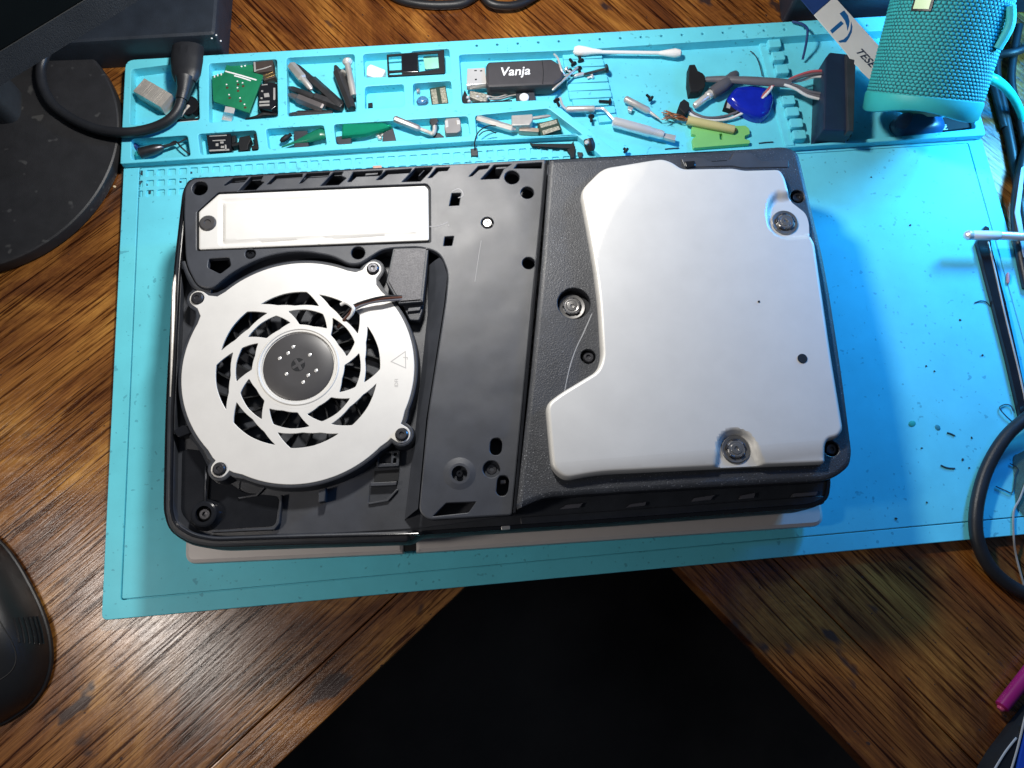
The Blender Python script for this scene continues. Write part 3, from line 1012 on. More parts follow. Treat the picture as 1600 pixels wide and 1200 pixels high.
# silver drive cover
sv_px = [(906, 299, 5), (941, 264, 5), (1033, 251, 4), (1049, 256, 4), (1064, 267, 4), (1144, 265.5, 5), (1160, 269, 4), (1217, 267.5, 4), (1225, 281, 4), (1231.5, 306, 4), (1237, 316, 4), (1259, 333, 4), (1264, 347, 4), (1265, 373, 2), (1271, 383, 3),
         (1296, 556, 8), (1315, 673, 3), (1307, 685, 4), (1291, 689, 3), (1287, 698, 3), (1289, 725, 2), (1190, 729, 3), (936, 741, 8), (881, 751, 9), (861.5, 734, 7), (858, 701, 8), (852, 633, 6), (874, 616, 6), (932, 581, 6), (939, 560, 5), (934, 473, 10), (926, 412, 10)]
sv = ccw(rounded([P(u, v, 66.5) + (r,) for u, v, r in sv_px], 4, 5))
sb = P(1228, 346, 68.5); scc = P(1151, 702, 68.5)
la, lb = Vector(P(1003, 276, 69)), Vector(P(926, 430, 69))
lab2 = P(880, 745, 69)
dn = (lb - la); dn = Vector((dn.y, -dn.x)).normalized()
yf = P(1000, 740, 66.5)[1]


def svz(X, Y, D):
    t = np.clip(D / 1.9, 0, 1)
    zz = 66.6 + 2.8 * np.sqrt(np.clip(1 - (1 - t) ** 2, 0, 1)) ** .9
    # facet at the upper left, bounded by a curved crease
    along = ((X - la.x) * (lb - la).x + (Y - la.y) * (lb - la).y) / (lb - la).length_squared
    s = (X - la.x) * dn.x + (Y - la.y) * dn.y
    if (Vector(P(915, 300, 69)) - la).dot(dn) < 0: s = -s
    s = s - 4.5 * np.sin(np.pi * np.clip(along, 0, 1))
    zz = zz - np.clip(s, 0, 99) * .055 * np.clip((1.25 - along) * 2, 0, 1)
    # rounded fall towards the front
    zz = zz - 1.3 * np.clip((yf + 9 - Y) / 9, 0, 1) ** 2
    # screw seats
    for (cx, cy), R_ in ((sb, 9.2), (scc, 8.8)):
        d = np.hypot(X - cx, Y - cy)
        if cy < 100:
            d = np.where(Y < cy, np.abs(X - cx) + np.clip(cy - Y, 0, 99) * .0 - np.clip(cy - Y, 0, 99) * .28, d)
        else:
            d = np.where(X > cx, np.where(Y < cy, np.abs(Y - cy), np.abs(Y - cy) * .6), d)
            d = np.where((Y > cy) & (X < cx), np.hypot(X - cx, (Y - cy) * .58), d)
        w = np.clip((d - R_ + 1.6) / 3.0, 0, 1)
        w = w * w * (3 - 2 * w)
        zz = np.where(d < R_ + 2, np.minimum(zz, 66.3 + (zz - 66.3) * w), zz)
    return zz


cov = emit('drive_cover', heightfield(sv, 1.25, svz, 63.2), SILV, con, sharp=75)
big_screw(1228, 345.5, 66.2, con)
big_screw(1151, 701, 66.2, con)
c = P(1254, 560, 69.7)
emit('dot_hole', plate(circle(c[0], c[1], 2.45, 24), 69.2, 69.68, bev=0), BLKD, cov)
c = P(1186, 471, 69.7)
emit('speck', plate(circle(c[0], c[1], .6, 8), 69.3, 69.66, bev=0), BLKD, cov)
# relief on the back lip of the drive
emit('back_recess', plate(rounded(PL([(1064, 249), (1098, 246), (1106, 252), (1140, 250), (1146, 240), (1172, 239), (1190, 252), (1232, 251), (1232, 262), (1160, 263), (1144, 260), (1070, 262)], ZR), .8, 3), ZR - .6, ZR + .55, bev=.4), DECK, con)
emit('back_button', plate(rounded(PL([(1069, 252), (1086, 251), (1087, 260), (1072, 262)], 65), .8, 3), ZR, 65.2, bev=.5), BLKG, con)
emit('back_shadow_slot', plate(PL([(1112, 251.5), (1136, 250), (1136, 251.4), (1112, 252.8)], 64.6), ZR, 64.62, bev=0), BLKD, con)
# seam strip between deck and drive
emit('seam_strip', plate(PL([(852, 252), (856.5, 252), (806, 800), (801.5, 802)], 62), 54, 61.4, bev=.3), BLKG, con)
emit('scratch', tube([P3(925, 490, ZR + .03), P3(912, 520, ZR + .03), P3(900, 545, ZR + .03), P3(890, 575, ZR + .03), P3(882, 612, ZR + .03)], [.25, .35, .25, .3, .15], 5, flat=.3), M('dust_line', (.30, .31, .33), .8, bump=.8, bscale=3000), con)
# vent slots in the front ledge
for px in ([(885, 789), (911, 786), (906, 793), (874, 796)], [(985, 788), (1010, 784), (1008, 790), (978, 793)], [(1085, 778), (1118, 773), (1110, 781), (1080, 784)], [(1158, 774), (1180, 770), (1178, 778), (1155, 780)], [(1240, 771), (1278, 768), (1275, 774), (1236, 777)]):
    emit('ledge_slot', plate(rounded(PL(px, 50), .3, 2), 48.5, 50.4, bev=.2), GREYW, con)
emit('ledge', plate(rounded(PL([(812, 808), (1288, 774), (1290, 786), (1270, 793), (960, 814), (815, 824)], 50), 1.5, 3), 44, 49.6, bev=.4), BLK, con)
emit('front_port', plate(rounded(PL([(783, 822), (797, 821), (797, 827), (783, 828)], 50.4), .3, 2), 47, 50.3, bev=.2), STEEL, con)
# scuffs on the deck
SCF = M('scuff_white', (.26, .26, .27), .6)
for pts, w in (([(706, 299), (716, 295), (722, 299), (723, 306), (716, 309)], .28), ([(702, 323), (717, 322)], .25), ([(671, 354), (685, 353), (700, 347)], .3), ([(752, 376), (748, 400), (742, 440)], .16), ([(700, 351), (701, 354)], .4)):
    emit('scuff', tube([P3(u, v, ZK + .02) for u, v in pts], w, 5, flat=.3), SCF, con)

# ================================================================== things around the console
def slab(px, z0, z1, r=.4, bev=.25, holes=()):
    return plate(rounded(PL(px, z1), r, 3), z0, z1, holes=holes, bev=bev)


def along(a, b, z0, z1=None):
    z1 = z0 if z1 is None else z1
    p = Vector(P3(a[0], a[1], z0)); q = Vector(P3(b[0], b[1], z1))
    return p, q, (q - p).length


def rod(a, b, z, prof, n=16, z1=None, spin=0.0):
    """profile given as (fraction of the length, radius)"""
    p, q, L = along(a, b, z, z1)
    return lathe(p, q, [(f * L, r) for f, r in prof], n, spin)


# ---------------- monitor with its round stand, upper left
mon = thing('monitor', 'dark monitor on a round black stand leaning over the back left corner', 'monitor', (-110, 330, ZD))
zb = ZD + 9
bpts = [(183, 232), (150, 290), (103, 345), (60, 385), (0, 425)]
bw = np.array([P(u, v, zb) for u, v in bpts])
best = None
for br in np.arange(90, 260, 1.0):
    cx_ = -1.8 - br
    dx_ = bw[0][0] - cx_
    if abs(dx_) > br: continue
    for cy_ in (bw[0][1] + math.sqrt(br * br - dx_ * dx_), bw[0][1] - math.sqrt(br * br - dx_ * dx_)):
        er = sum(abs(math.hypot(q[0] - cx_, q[1] - cy_) - br) for q in bw)
        if best is None or er < best[0]: best = (er, cx_, cy_, br)
bc = np.array(best[1:3]); br = float(best[3])
emit('stand_base', lathe((bc[0], bc[1], ZD + .3), (bc[0], bc[1], 20), [(0, br - 1.0), (1, br), (6.5, br), (8.2, br - .6), (8.8, br - 1.6), (9.6, br - 18), (11, br * .45), (11.2, .02)], 120), BASEG, mon, sharp=25)
emit('stand_neck', loft(rounded([(bc[0] - 34, bc[1] + 8), (bc[0] + 30, bc[1] + 8), (bc[0] + 30, bc[1] + 34), (bc[0] - 34, bc[1] + 34)], 8), [(0, 4), (2, 150), (3, 235)]), MONG, mon)
# lower edge of the panel, tilted back
e0 = Vector(P3(-60, 166, 195)); e1 = Vector(P3(180, 18, 195))
EL = (e1 - e0).length + 16
ex = (e1 - e0).normalized()
back = Vector((-ex.y, ex.x, 0)) * 1.0
if back.y < 0: back = -back
nrm = (Vector((0, 0, 1)) * .93 + back * .38).normalized()        # up along the panel
dep = ex.cross(nrm).normalized()
if dep.y < 0: dep = -dep


def panel(x0, x1, h0, h1, d0, d1):
    V = []
    for d in (d0, d1):
        for x, h in ((x0, h0), (x1, h0), (x1, h1), (x0, h1)):
            V.append(tuple(e0 + ex * x + nrm * h + dep * d))
    return V, [(0, 1, 2, 3), (4, 7, 6, 5), (0, 4, 5, 1), (1, 5, 6, 2), (2, 6, 7, 3), (3, 7, 4, 0)]


emit('housing', panel(-330, EL, -1, 300, 2.2, 22), BLKD, mon)
emit('bezel', panel(-330, EL, -1, 8, 0, 2), MONG, mon)
emit('screen', panel(-328, EL - 2, 8.3, 298, .6, 2), SCREEN, mon)

# black device at the back, under the monitor
dev = thing('black_box', 'large flat black box standing behind the left end of the tray', 'box', P3(260, 20, ZD))
xr = P(353, 84, 0)[0]
emit('casing', loft(rounded([(-110, 349.5), (xr, 349.5), (xr + 5, 440), (-110, 440)], 3, 4), [(0, ZD + .3), (0, 17), (.8, 19.2), (2.5, 20)]), M('navy_black_plastic', (.016, .022, .032), .5, var=.2, bump=.4, bscale=2500), dev)
for u, v in ((338, 55), (331, 60), (345, 64)):
    c = P(u, v, 20)
    emit('glint_dot', vcyl(c[0], c[1], 19.9, 20.3, .55, 8, .1), PRINTW, dev)  # white dots painting the glints on the casing

# cable with plug in front of the box
cab = thing('power_cable', 'thick black cable with a tapered plug curving over the left tray corner', 'cable', P3(290, 150, TFL))
emit('plug', tube([P3(294, 74, 13), P3(292, 95, 13), P3(291, 115, 13), P3(290, 128, 13)], [10.0, 10.2, 9.2, 6.5], 14, flat=.55), RUBBER, cab)
emit('strain_relief', tube([P3(290, 124, 13), P3(288, 140, 13), P3(284, 156, 12.5)], [6.2, 4.4, 3.7], 14), RUBBER, cab)
emit('cord', tube([P3(285, 152, 12.5), P3(278, 172, 11.5), P3(262, 189, 10.5), P3(235, 201, 9.5), P3(200, 207, 10), P3(160, 204, 9), P3(125, 192, 9), P3(98, 176, 9), P3(80, 160, 9.5), P3(67, 135, 9.5), P3(64, 108, 10), P3(74, 80, 12), P3(95, 55, 14)], 3.1, 14), RUBBER, cab)

# ---------------- mouse, lower left
mou = thing('mouse', 'black computer mouse with ribbed side on the wooden desk', 'mouse', P3(-40, 1000, ZD))
mc = Vector(P(-42, 972, ZD)); ang = math.radians(-60)


def dome(cx, cy, a, b_, h, z0, p=2.6, n=40, m=14, rot=0.0, fade=1.0):
    V, F = [], []
    for j in range(m + 1):
        t = j / m
        ph = t * math.pi / 2
        rr = math.cos(ph) ** .62
        zz = z0 + h * math.sin(ph) ** 1.05
        for i in range(n):
            th = 2 * math.pi * i / n
            cx_, sx_ = math.cos(th), math.sin(th)
            x = a * rr * math.copysign(abs(cx_) ** (2 / p), cx_); y = b_ * rr * math.copysign(abs(sx_) ** (2 / p), sx_)
            V.append((cx + x * math.cos(rot) - y * math.sin(rot), cy + x * math.sin(rot) + y * math.cos(rot), zz))
    for j in range(m):
        for i in range(n):
            k = (i + 1) % n
            F.append((j * n + i, j * n + k, (j + 1) * n + k, (j + 1) * n + i))
    F.append(tuple(range(n))[::-1]); F.append(tuple(m * n + i for i in range(n)))
    return V, F


emit('shell', dome(mc.x, mc.y, 56, 34, 31, ZD + 1.0, 2.5, 64, 18, ang), M('mouse_black', (.011, .012, .014), .36, bump=.2, bscale=2200), mou, sharp=60)
tp = emit('palm_cover', dome(mc.x - 3, mc.y + 1, 47, 24, 34.5, ZD + 4, 2.3, 64, 16, ang), BLKG, mou, sharp=60)
emit('skirt', loft(offset(ccw([(v[0], v[1]) for v in dome(mc.x, mc.y, 56, 34, 31, 0, 2.5, 64, 1, ang)[0][:64]]), -.6), [(1, ZD + .2), (0, ZD + 1), (0, ZD + 3.2), (.8, ZD + 3.8)]), RUBBER, mou)


def mouse_pt(th, t, out=.35):
    ph = t * math.pi / 2
    rr = math.cos(ph) ** .62; zz = ZD + 1 + 31 * math.sin(ph) ** 1.05
    c_, s_ = math.cos(th), math.sin(th)
    x = (56 * rr + out) * math.copysign(abs(c_) ** .8, c_); y = (34 * rr + out) * math.copysign(abs(s_) ** .8, s_)
    return (mc.x + x * math.cos(ang) - y * math.sin(ang), mc.y + x * math.sin(ang) + y * math.cos(ang), zz)


for k in range(6):
    t_ = .16 + .055 * k
    emit('grip_rib', tube([mouse_pt(1.0, t_), mouse_pt(1.15, t_), mouse_pt(1.3, t_)], .45, 6), BLKG, mou)
emit('seam', tube([mouse_pt(-.2 + .2 * k, .52 + .06 * math.sin(k), -.15) for k in range(10)], .35, 6), BLKD, mou)

# ---------------- portable speaker, upper right
spk = thing('portable_speaker', 'turquoise woven portable speaker standing tilted in the right end of the tray', 'speaker', P3(1450, 190, TFL))
N0 = Vector(P3(1441, 160, 31))
ax = Vector((.15, .77, .62)).normalized()
RS = 33.0
u_ = (Vector((0, -1, 0)) - ax * ax.dot(Vector((0, -1, 0)))).normalized()
w_ = ax.cross(u_)
NT, NR = 560, 400
rows, cols = 84, 72
tj = np.linspace(0, 1, NR + 1)[:, None]; ti = np.arange(NT)[None, :]
ry = tj * rows
fx = ((ti / NT * cols + .5 * (np.floor(ry) % 2)) % 1) - .5
fy = (ry % 1) - .5
bmp = np.sqrt(np.clip(1 - (fx / .47) ** 2 - (fy / .52) ** 2, 0, 1))
rr = RS - .8 + .8 * bmp
th = 2 * math.pi * ti / NT
VV = (np.array(N0)[None, None] + np.array(ax)[None, None] * (2 + tj * 158)[..., None]
      + (np.array(u_)[None, None] * np.cos(th)[..., None] + np.array(w_)[None, None] * np.sin(th)[..., None]) * rr[..., None])
V = [tuple(q) for q in VV.reshape(-1, 3)]
F = []
for j in range(NR):
    for i in range(NT):
        k = (i + 1) % NT
        F.append((j * NT + i, j * NT + k, (j + 1) * NT + k, (j + 1) * NT + i))
fab = emit('fabric_cover', (V, F), M('teal_fabric', (.028, .38, .40), .65, var=.12, vscale=400, bump=.2, bscale=2500), spk, sharp=180)
fab.data.materials.append(M('teal_underlay', (.005, .085, .105), .75, var=.1))
if len(fab.data.polygons) == NR * NT:
    co = np.empty(len(fab.data.vertices) * 3); fab.data.vertices.foreach_get('co', co)
    co = co.reshape(-1, 3) / S + ORG[fab] - np.array(N0)
    dd = co @ np.array(ax)
    rad = np.sqrt(np.maximum(0, (co ** 2).sum(1) - dd ** 2))
    lv = np.empty(len(fab.data.polygons) * 4, dtype=np.int64)
    li = np.empty(len(fab.data.loops), dtype=np.int32); fab.data.loops.foreach_get('vertex_index', li)
    fr_ = rad[li].reshape(-1, 4).mean(1)
    fab.data.polygons.foreach_set('material_index', (fr_ < RS - .50).astype(np.int32))
# end ring with a wavy lower edge
V, F = [], []
NE = 120
for k, (d, dr) in enumerate(((3.4, -.8), (2.8, .35), (1.0, .45), (-1.0, -.2), (-1.6, -1.0), (-1.6, -3.5), (3, -5.0))):
    for i in range(NE):
        th = 2 * math.pi * i / NE
        wv = (-5.0 - 1.7 * math.cos(3 * th - .9)) if k in (3, 4, 5) else 0
        V.append(tuple(N0 + ax * (d + wv) + (u_ * math.cos(th) + w_ * math.sin(th)) * (RS + dr)))
for k in range(6):
    for i in range(NE):
        j = (i + 1) % NE
        F.append((k * NE + i, k * NE + j, (k + 1) * NE + j, (k + 1) * NE + i))
emit('end_ring', (V, F), TEAL, spk, sharp=50)
emit('end_cap', lathe(N0 + ax * 2.5, N0 - ax * 8, [(0, 28.6), (2, 28), (3.4, 22), (3.6, 18), (2.8, 15), (2.8, .02)], 60), RUBBER, spk)
emit('far_cap', lathe(N0 + ax * 158, N0 + ax * 170, [(0, RS + .6), (4, RS + .8), (9, RS - 1), (11, RS - 6), (10, .02)], 60), TEAL, spk)


def on_speaker(d, th, r):
    return N0 + ax * d + (u_ * math.cos(th) + w_ * math.sin(th)) * r


def spk_patch(d0, d1, t0, t1, r0, r1):
    V, F = [], []
    n_ = 8
    for r in (r0, r1):
        for d in (d0, d1):
            for i in range(n_ + 1):
                V.append(tuple(on_speaker(d, t0 + (t1 - t0) * i / n_, r)))
    m = n_ + 1
    for i in range(n_):
        F.append((2 * m + i, 2 * m + i + 1, 3 * m + i + 1, 3 * m + i))
        F.append((0 + i, 2 * m + i, 2 * m + i + 1, i + 1)[::-1])
        F.append((m + i, m + i + 1, 3 * m + i + 1, 3 * m + i))
    F.append((0, m, 3 * m, 2 * m)); F.append((m - 1, 2 * m - 1, 4 * m - 1, 3 * m - 1))
    return V, F


def spk_angle(u, v):
    """angle and height on the cylinder of the surface seen at this spot"""
    d = Vector(tuple(np.array([(u - 800) / FPX, (v - 600) / FPX, 1.0]) @ RC)).normalized()
    o = Vector(tuple(CAM)) - N0
    dp = d - ax * d.dot(ax); op = o - ax * o.dot(ax)
    a_ = dp.dot(dp); b_ = 2 * dp.dot(op); c_ = op.dot(op) - RS * RS
    disc = b_ * b_ - 4 * a_ * c_
    t = (-b_ - math.sqrt(max(disc, 0))) / (2 * a_)
    q = o + d * t
    return q.dot(ax), math.atan2(q.dot(w_), q.dot(u_))


d_a, t_a = spk_angle(1428, 14); d_b, t_b = spk_angle(1452, 14)
bd = emit('badge_frame', spk_patch(d_a - 1.0, d_a + 22, t_a - .04, t_b + .04, RS - 1, RS + .6), RUBBER, spk)
emit('badge', spk_patch(d_a, d_a + 7, t_a, t_b, RS, RS + .9), YELTAG, bd)
emit('badge', spk_patch(d_a + 6.8, d_a + 21, t_a, t_a + (t_b - t_a) * .35, RS, RS + .88), YELTAG, bd)
d_c, t_c = spk_angle(1563, 52)
emit('strap_loop', tube([on_speaker(d_c + 14, t_c, RS + 1), on_speaker(d_c + 4, t_c + .05, RS + 3), on_speaker(d_c - 8, t_c, RS + 1)], 2.6, 10), TEAL, spk)
cb_ = emit('speaker_cable', tube([P3(1546, 122, 26), P3(1556, 126, 25), P3(1572, 138, 18), P3(1588, 160, 9), P3(1600, 190, 0), P3(1612, 230, -2)], [3.4, 3.2, 2.7, 2.5, 2.5, 2.5], 12), M('mint_rubber', (.03, .52, .42), .4),
     label='mint green cable leaving the side of the turquoise speaker', cat='cable')

bxx = thing('dark_case', 'dark navy case standing behind the right end of the mat', 'case', (520, 400, ZD))
emit('case_body', loft(rounded([(437, 353), (700, 350), (700, 440), (445, 442)], 4, 4), [(1, ZD + .2), (0, ZD + 1), (0, 72), (1, 75), (3, 76)]), M('navy_case', (.012, .018, .032), .5, var=.2, bump=.4, bscale=1500), bxx)
emit('case_seam', plate([(440, 352.2), (700, 349.2), (700, 352), (440, 355)], 34, 35, bev=.2), BLKD, bxx)
# things under the speaker
emit('clear_pouch', dome(*P(1412, 194, 0), 9, 7, 9, TFL, 2.2, 24, 8, .5), CLEAR, label='crumpled clear plastic pouch half under the speaker', cat='pouch')
emit('blue_cap', dome(*P(1437, 197, 0), 17, 9.5, 9.5, TFL, 2.8, 32, 8, .1), M('dark_blue_plastic', (.01, .10, .24), .35), label='smooth dark blue plastic piece poking out below the speaker', cat='plastic piece')
bt = emit('black_tag', slab([(1454, 184), (1512, 180), (1518, 199), (1456, 206)], TFL, 1.5), BLKD, label='flat black tag with white print under the speaker edge', cat='tag')
g = place(text_geo('NI', 4.2, bold=.02), P3(1481, 203, 1.56), (0, 1, 0), (-1, 0, 0))
emit('print_mark', g, PRINTW, bt)

# ---------------- white card with print
crd = thing('printed_card', 'white and navy card strip with blue emblem resting on the black adapter', 'card', P3(1320, 60, 19))
ZC = 21.0
emit('white_strip', slab([(1272, 23), (1304, -5), (1392, 92), (1364, 128), (1347, 112), (1341, 104), (1335, 99), (1336, 93), (1328, 91), (1324, 84)], ZC - .5, ZC, .3, .1), CARD, crd)
emit('navy_strip', slab([(1271.5, 22.4), (1303.5, -5.6), (1262, -55), (1230, -26)], ZC - .5, ZC, .3, .1), NAVY, crd)


def flat_print(name, px, mt, par, z=ZC + .06):
    return emit(name, loft(PL(px, z), [(0, z - .05), (0, z)], bottom=False), mt, par)


lg = flat_print('emblem_bar', [(1297, 47.5), (1314, 32.5), (1318.5, 37), (1300.5, 52.5)], LOGO, crd)
flat_print('emblem_sweep', [(1312, 21), (1319, 16), (1325, 24), (1327.5, 33), (1326.5, 41), (1324, 48.5), (1323, 40), (1320, 32)], LOGO, crd)
flat_print('emblem_sweep', [(1330, 33.5), (1332, 41), (1331, 50), (1327, 59), (1322, 66), (1312, 66.5), (1310, 64), (1318, 61.5), (1324, 56), (1328.5, 47)], LOGO, crd)
pA = Vector(P3(1335.5, 79.5, ZC + .08)); pB = Vector(P3(1365, 110, ZC + .08))
exx = (pB - pA).normalized(); eyy = Vector((-exx.y, exx.x, 0))
emit('lettering', place(text_geo('TESE', 7.4, shear=.28, bold=.025), pA, exx, eyy), INKN, crd)

# ---------------- drive adapter with cables
adp = thing('drive_adapter', 'black connector block with bundled wires and small plugs in the tray', 'adapter', P3(1310, 150, TFL))
emit('connector_body', loft(rounded(PL([(1290, 90), (1297, 81), (1322, 83.5), (1338, 93), (1334, 206), (1286, 203)], 17), .8, 3), [(0, TFL + .2), (0, 16), (.5, 16.8), (1, 17)]), M('blue_lit_connector', (.010, .020, .050), .42, bump=.3), adp)  # black plastic with the blue lamp's cast put into its colour
emit('ridge', slab([(1322, 84), (1337, 93), (1334, 205), (1325, 204)], 14, 19.5, .5, .4), BLK, adp)
emit('contact_shell', slab([(1289, 204), (1332, 206), (1330, 214), (1292, 212)], -1, 9, .4, .3), BLK, adp)
emit('metal_tab', slab([(1309, 206), (1328, 205), (1326, 209), (1311, 210)], 7, 11.5, .3, .2), BRIGHT, adp)
plug1 = emit('plug', slab([(1077, 101), (1086, 100.5), (1091, 111), (1098, 114), (1102, 119), (1102, 134), (1098, 139), (1091, 142), (1079, 143.5), (1076, 126)], TFL, 5, .4, .4), BLKD, adp)
emit('plug', slab([(1063, 159), (1069, 154.5), (1077, 160), (1078, 170), (1070, 178), (1060, 168)], TFL, 4, .4, .4), BLKD, adp)
ZWI = 6.0
emit('cable_sleeve', tube([P3(1102, 124, 3), P3(1130, 124, 5), P3(1170, 126, 8), P3(1215, 129, 9), P3(1235, 131, 9)], [1.8, 2.4, 2.8, 3.0, 2.8], 12, flat=.8), GREYW, adp)
for pts, mt in ((([(1225, 129, 9), (1245, 119, 10), (1268, 112, 11), (1290, 111, 11)]), REDW), (([(1225, 130, 10), (1246, 122, 11), (1270, 116, 12), (1290, 115, 11)]), GREYW),
                (([(1225, 130, 8), (1250, 126, 8), (1272, 120, 10), (1290, 120, 10)]), WHITEW), (([(1225, 131, 9), (1245, 134, 10), (1265, 143, 10), (1287, 147, 10)]), GREYW),
                (([(1225, 132, 8), (1245, 137, 9), (1264, 147, 9), (1287, 152, 9)]), GREYW), (([(1225, 132, 10), (1243, 139, 10), (1262, 150, 9), (1287, 156, 8)]), WHITEW),
                (([(1204, 135, 8), (1190, 150, 5), (1165, 168, 2), (1135, 181, 0), (1105, 184, 0), (1085, 177, 0), (1074, 168, 1)]), GREYW),
                (([(1207, 135, 9), (1195, 150, 6), (1168, 172, 2), (1138, 186, 0), (1105, 188, 0), (1083, 181, 0), (1072, 171, 1)]), WHITEW),
                (([(1212, 131, 9), (1202, 139, 8), (1195, 147, 6), (1188, 155, 5)]), REDW)):
    emit('wire', tube([P3(*q) for q in pts], .95, 8), mt, adp)

# blue cap, tagged bit and small metal adapter in the tray
bc_ = thing('blue_cap', 'glossy deep blue plastic cap lying under the adapter wires', 'cap', P3(1175, 160, TFL))
emit('cap_shell', loft(rounded(PL([(1136, 152), (1150, 133), (1180, 129), (1207, 136), (1212, 152), (1205, 175), (1192, 183), (1178, 180), (1150, 166)], 5), 3, 5), [(0, TFL + .2), (0, 2), (1, 4.4), (3, 5.6), (6, 6)]), BLUEP, bc_, sharp=60)
tg = emit('black_chip', slab([(1135, 155), (1153, 163), (1159, 170), (1156, 177), (1131, 168)], TFL, 1.6, .3, .2), BLKD, label='little black chip with pale square beside the blue cap', cat='chip')
emit('print_mark', slab([(1136.5, 160), (1142, 162.5), (1140.5, 170), (1135, 168)], 1.55, 1.7, .1, .02), PRINTG, tg)
ma = thing('metal_adapter', 'chrome tipped grey adapter slanting behind the black wire plug', 'adapter', P3(1110, 145, TFL))
emit('grip', tube([P3(1112, 146, 2.5), P3(1130, 134, 3.5), P3(1146, 120, 3.5), P3(1150, 113, 3)], [4.0, 4.4, 3.8, 1.6], 12), M('grey_grip', (.09, .09, .11), .45), ma)
emit('barrel', rod((1085, 166), (1113, 145), 2, [(0, 1.6), (.06, 2.3), (.7, 2.4), (.74, 2.9), (1, 2.9)], 16), BRIGHT, ma)

# stripped yellow wire
yw = thing('stripped_wire', 'yellow insulated wire end with frayed copper strands over a lime plastic piece', 'wire', P3(1090, 190, TFL))
emit('insulation', rod((1074, 188), (1147, 203), 2.2, [(0, 2.9), (.02, 3.0), (.98, 2.8), (1, 2.6)], 14), YELW, yw)
for k in range(16):
    q = RND.uniform
    emit('strand', tube([P3(1076, 188 + q(-2, 2), 2.2 + q(-1, 1)), P3(1060 + q(-3, 3), 184 + q(-5, 4), 2 + q(-1, 1.5)), P3(1036 + q(-3, 8), 181 + q(-9, 8), 1.2 + q(-.8, 3))], .32, 5), COPPER, yw)
emit('core', rod((1146, 203), (1150, 204), 2.2, [(0, 1.5), (.9, 1.4), (1, .9)], 10), COPPER, yw)
emit('lime_clip', slab([(1081, 198), (1165, 196), (1171, 201), (1172, 209), (1164, 212), (1164, 217), (1172, 219), (1172, 224), (1084, 231), (1082, 216), (1088, 214), (1088, 211), (1081, 209)], TFL, .6, .6, .3,
     holes=[quad([(1124, 209), (1129, 208.5), (1129, 218), (1125, 218)], .6)]), LIME, label='flat lime green plastic piece with notches near the console edge', cat='plastic piece')

# cotton swab
sw = thing('cotton_swab', 'white cotton swab lying across the top of the tray', 'swab', P3(980, 82, 0))
emit('stick', rod((912, 81), (1048, 83), 3.0, [(0, 1.25), (1, 1.25)], 12), WPL, sw)
emit('cotton_tip', rod((895, 79), (940, 81), 3.2, [(0, .8), (.06, 2.6), (.2, 3.4), (.38, 3.1), (.7, 2.0), (1, 1.3)], 18), CREAM, sw)
emit('cotton_tip', rod((1030, 83), (1065, 83), 3.2, [(0, 1.3), (.3, 2.1), (.7, 3.0), (.93, 2.3), (1, .8)], 18), CREAM, sw)

# usb stick
usb = thing('usb_stick', 'black rounded flash drive with white lettering in the middle compartment', 'flash drive', P3(820, 120, TFL))
ub = emit('body', loft(rounded(PL([(759, 101), (763, 96), (862, 91.5), (874, 99), (882, 113), (879, 124), (866, 132), (764, 136.5), (760, 133)], 9), 1.2, 4), [(1.2, TFL + .3), (0, 0), (0, 7), (.5, 8.6), (1.6, 9.2)]), M('soft_black', (.045, .042, .046), .55, bump=.2, bscale=2500), usb)
us = emit('metal_plug', slab([(730, 107), (758, 105.5), (760, 130.5), (729, 133)], 2, 7, .4, .3), BRIGHT, usb)
for px in ([(741, 109.5), (745, 109.3), (745, 111), (741, 111.2)], [(750, 109.8), (753.5, 109.6), (753.5, 111.4), (750, 111.6)], [(742, 123), (745, 122.8), (745, 125.2), (742, 125.4)]):
    emit('latch_hole', slab(px, 6.9, 7.06, .1, .02), BLKD, us)
pA = Vector(P3(781, 118.5, 9.3)); pB = Vector(P3(829, 116, 9.3))
exx = (pB - pA).normalized(); eyy = Vector((-exx.y, exx.x, 0))
g = text_geo('Vanja', 1.0, shear=.22, bold=.018)
wid = max(v[0] for v in g[0])
sc_ = (pB - pA).length / wid
emit('lettering', place(([(x * sc_, y * sc_, 0) for x, y, _ in g[0]], g[1]), pA, exx, eyy), PRINTW, usb)
emit('end_seam', tube([P3(847, 94, 9.25), P3(849, 112, 9.25), P3(848, 131, 9.25)], .18, 5), BLKD, usb)


# ---------------- screws, tips and bits
def mini_screw(name, a, b, z, label, mt=BLKD, r=1.0, hr=2.1):
    """head at a, tip at b"""
    p, q, L = along(a, b, z)
    t = thing(name, label, 'screw', (p.x, p.y, TFL), group='small screws in the tray')
    emit('head', lathe(p, q, [(-.3, hr * .6), (0, hr), (.9, hr), (1.2, r)], 14), mt, t)
    prof = [(1.0, r)]
    d = 1.2
    while d < L:
        prof += [(d, r), (d + .3, r * .78)]; d += .6
    prof.append((L + .2, r * .5))
    emit('shank', lathe(p, q, prof, 12), mt, t)
    return t


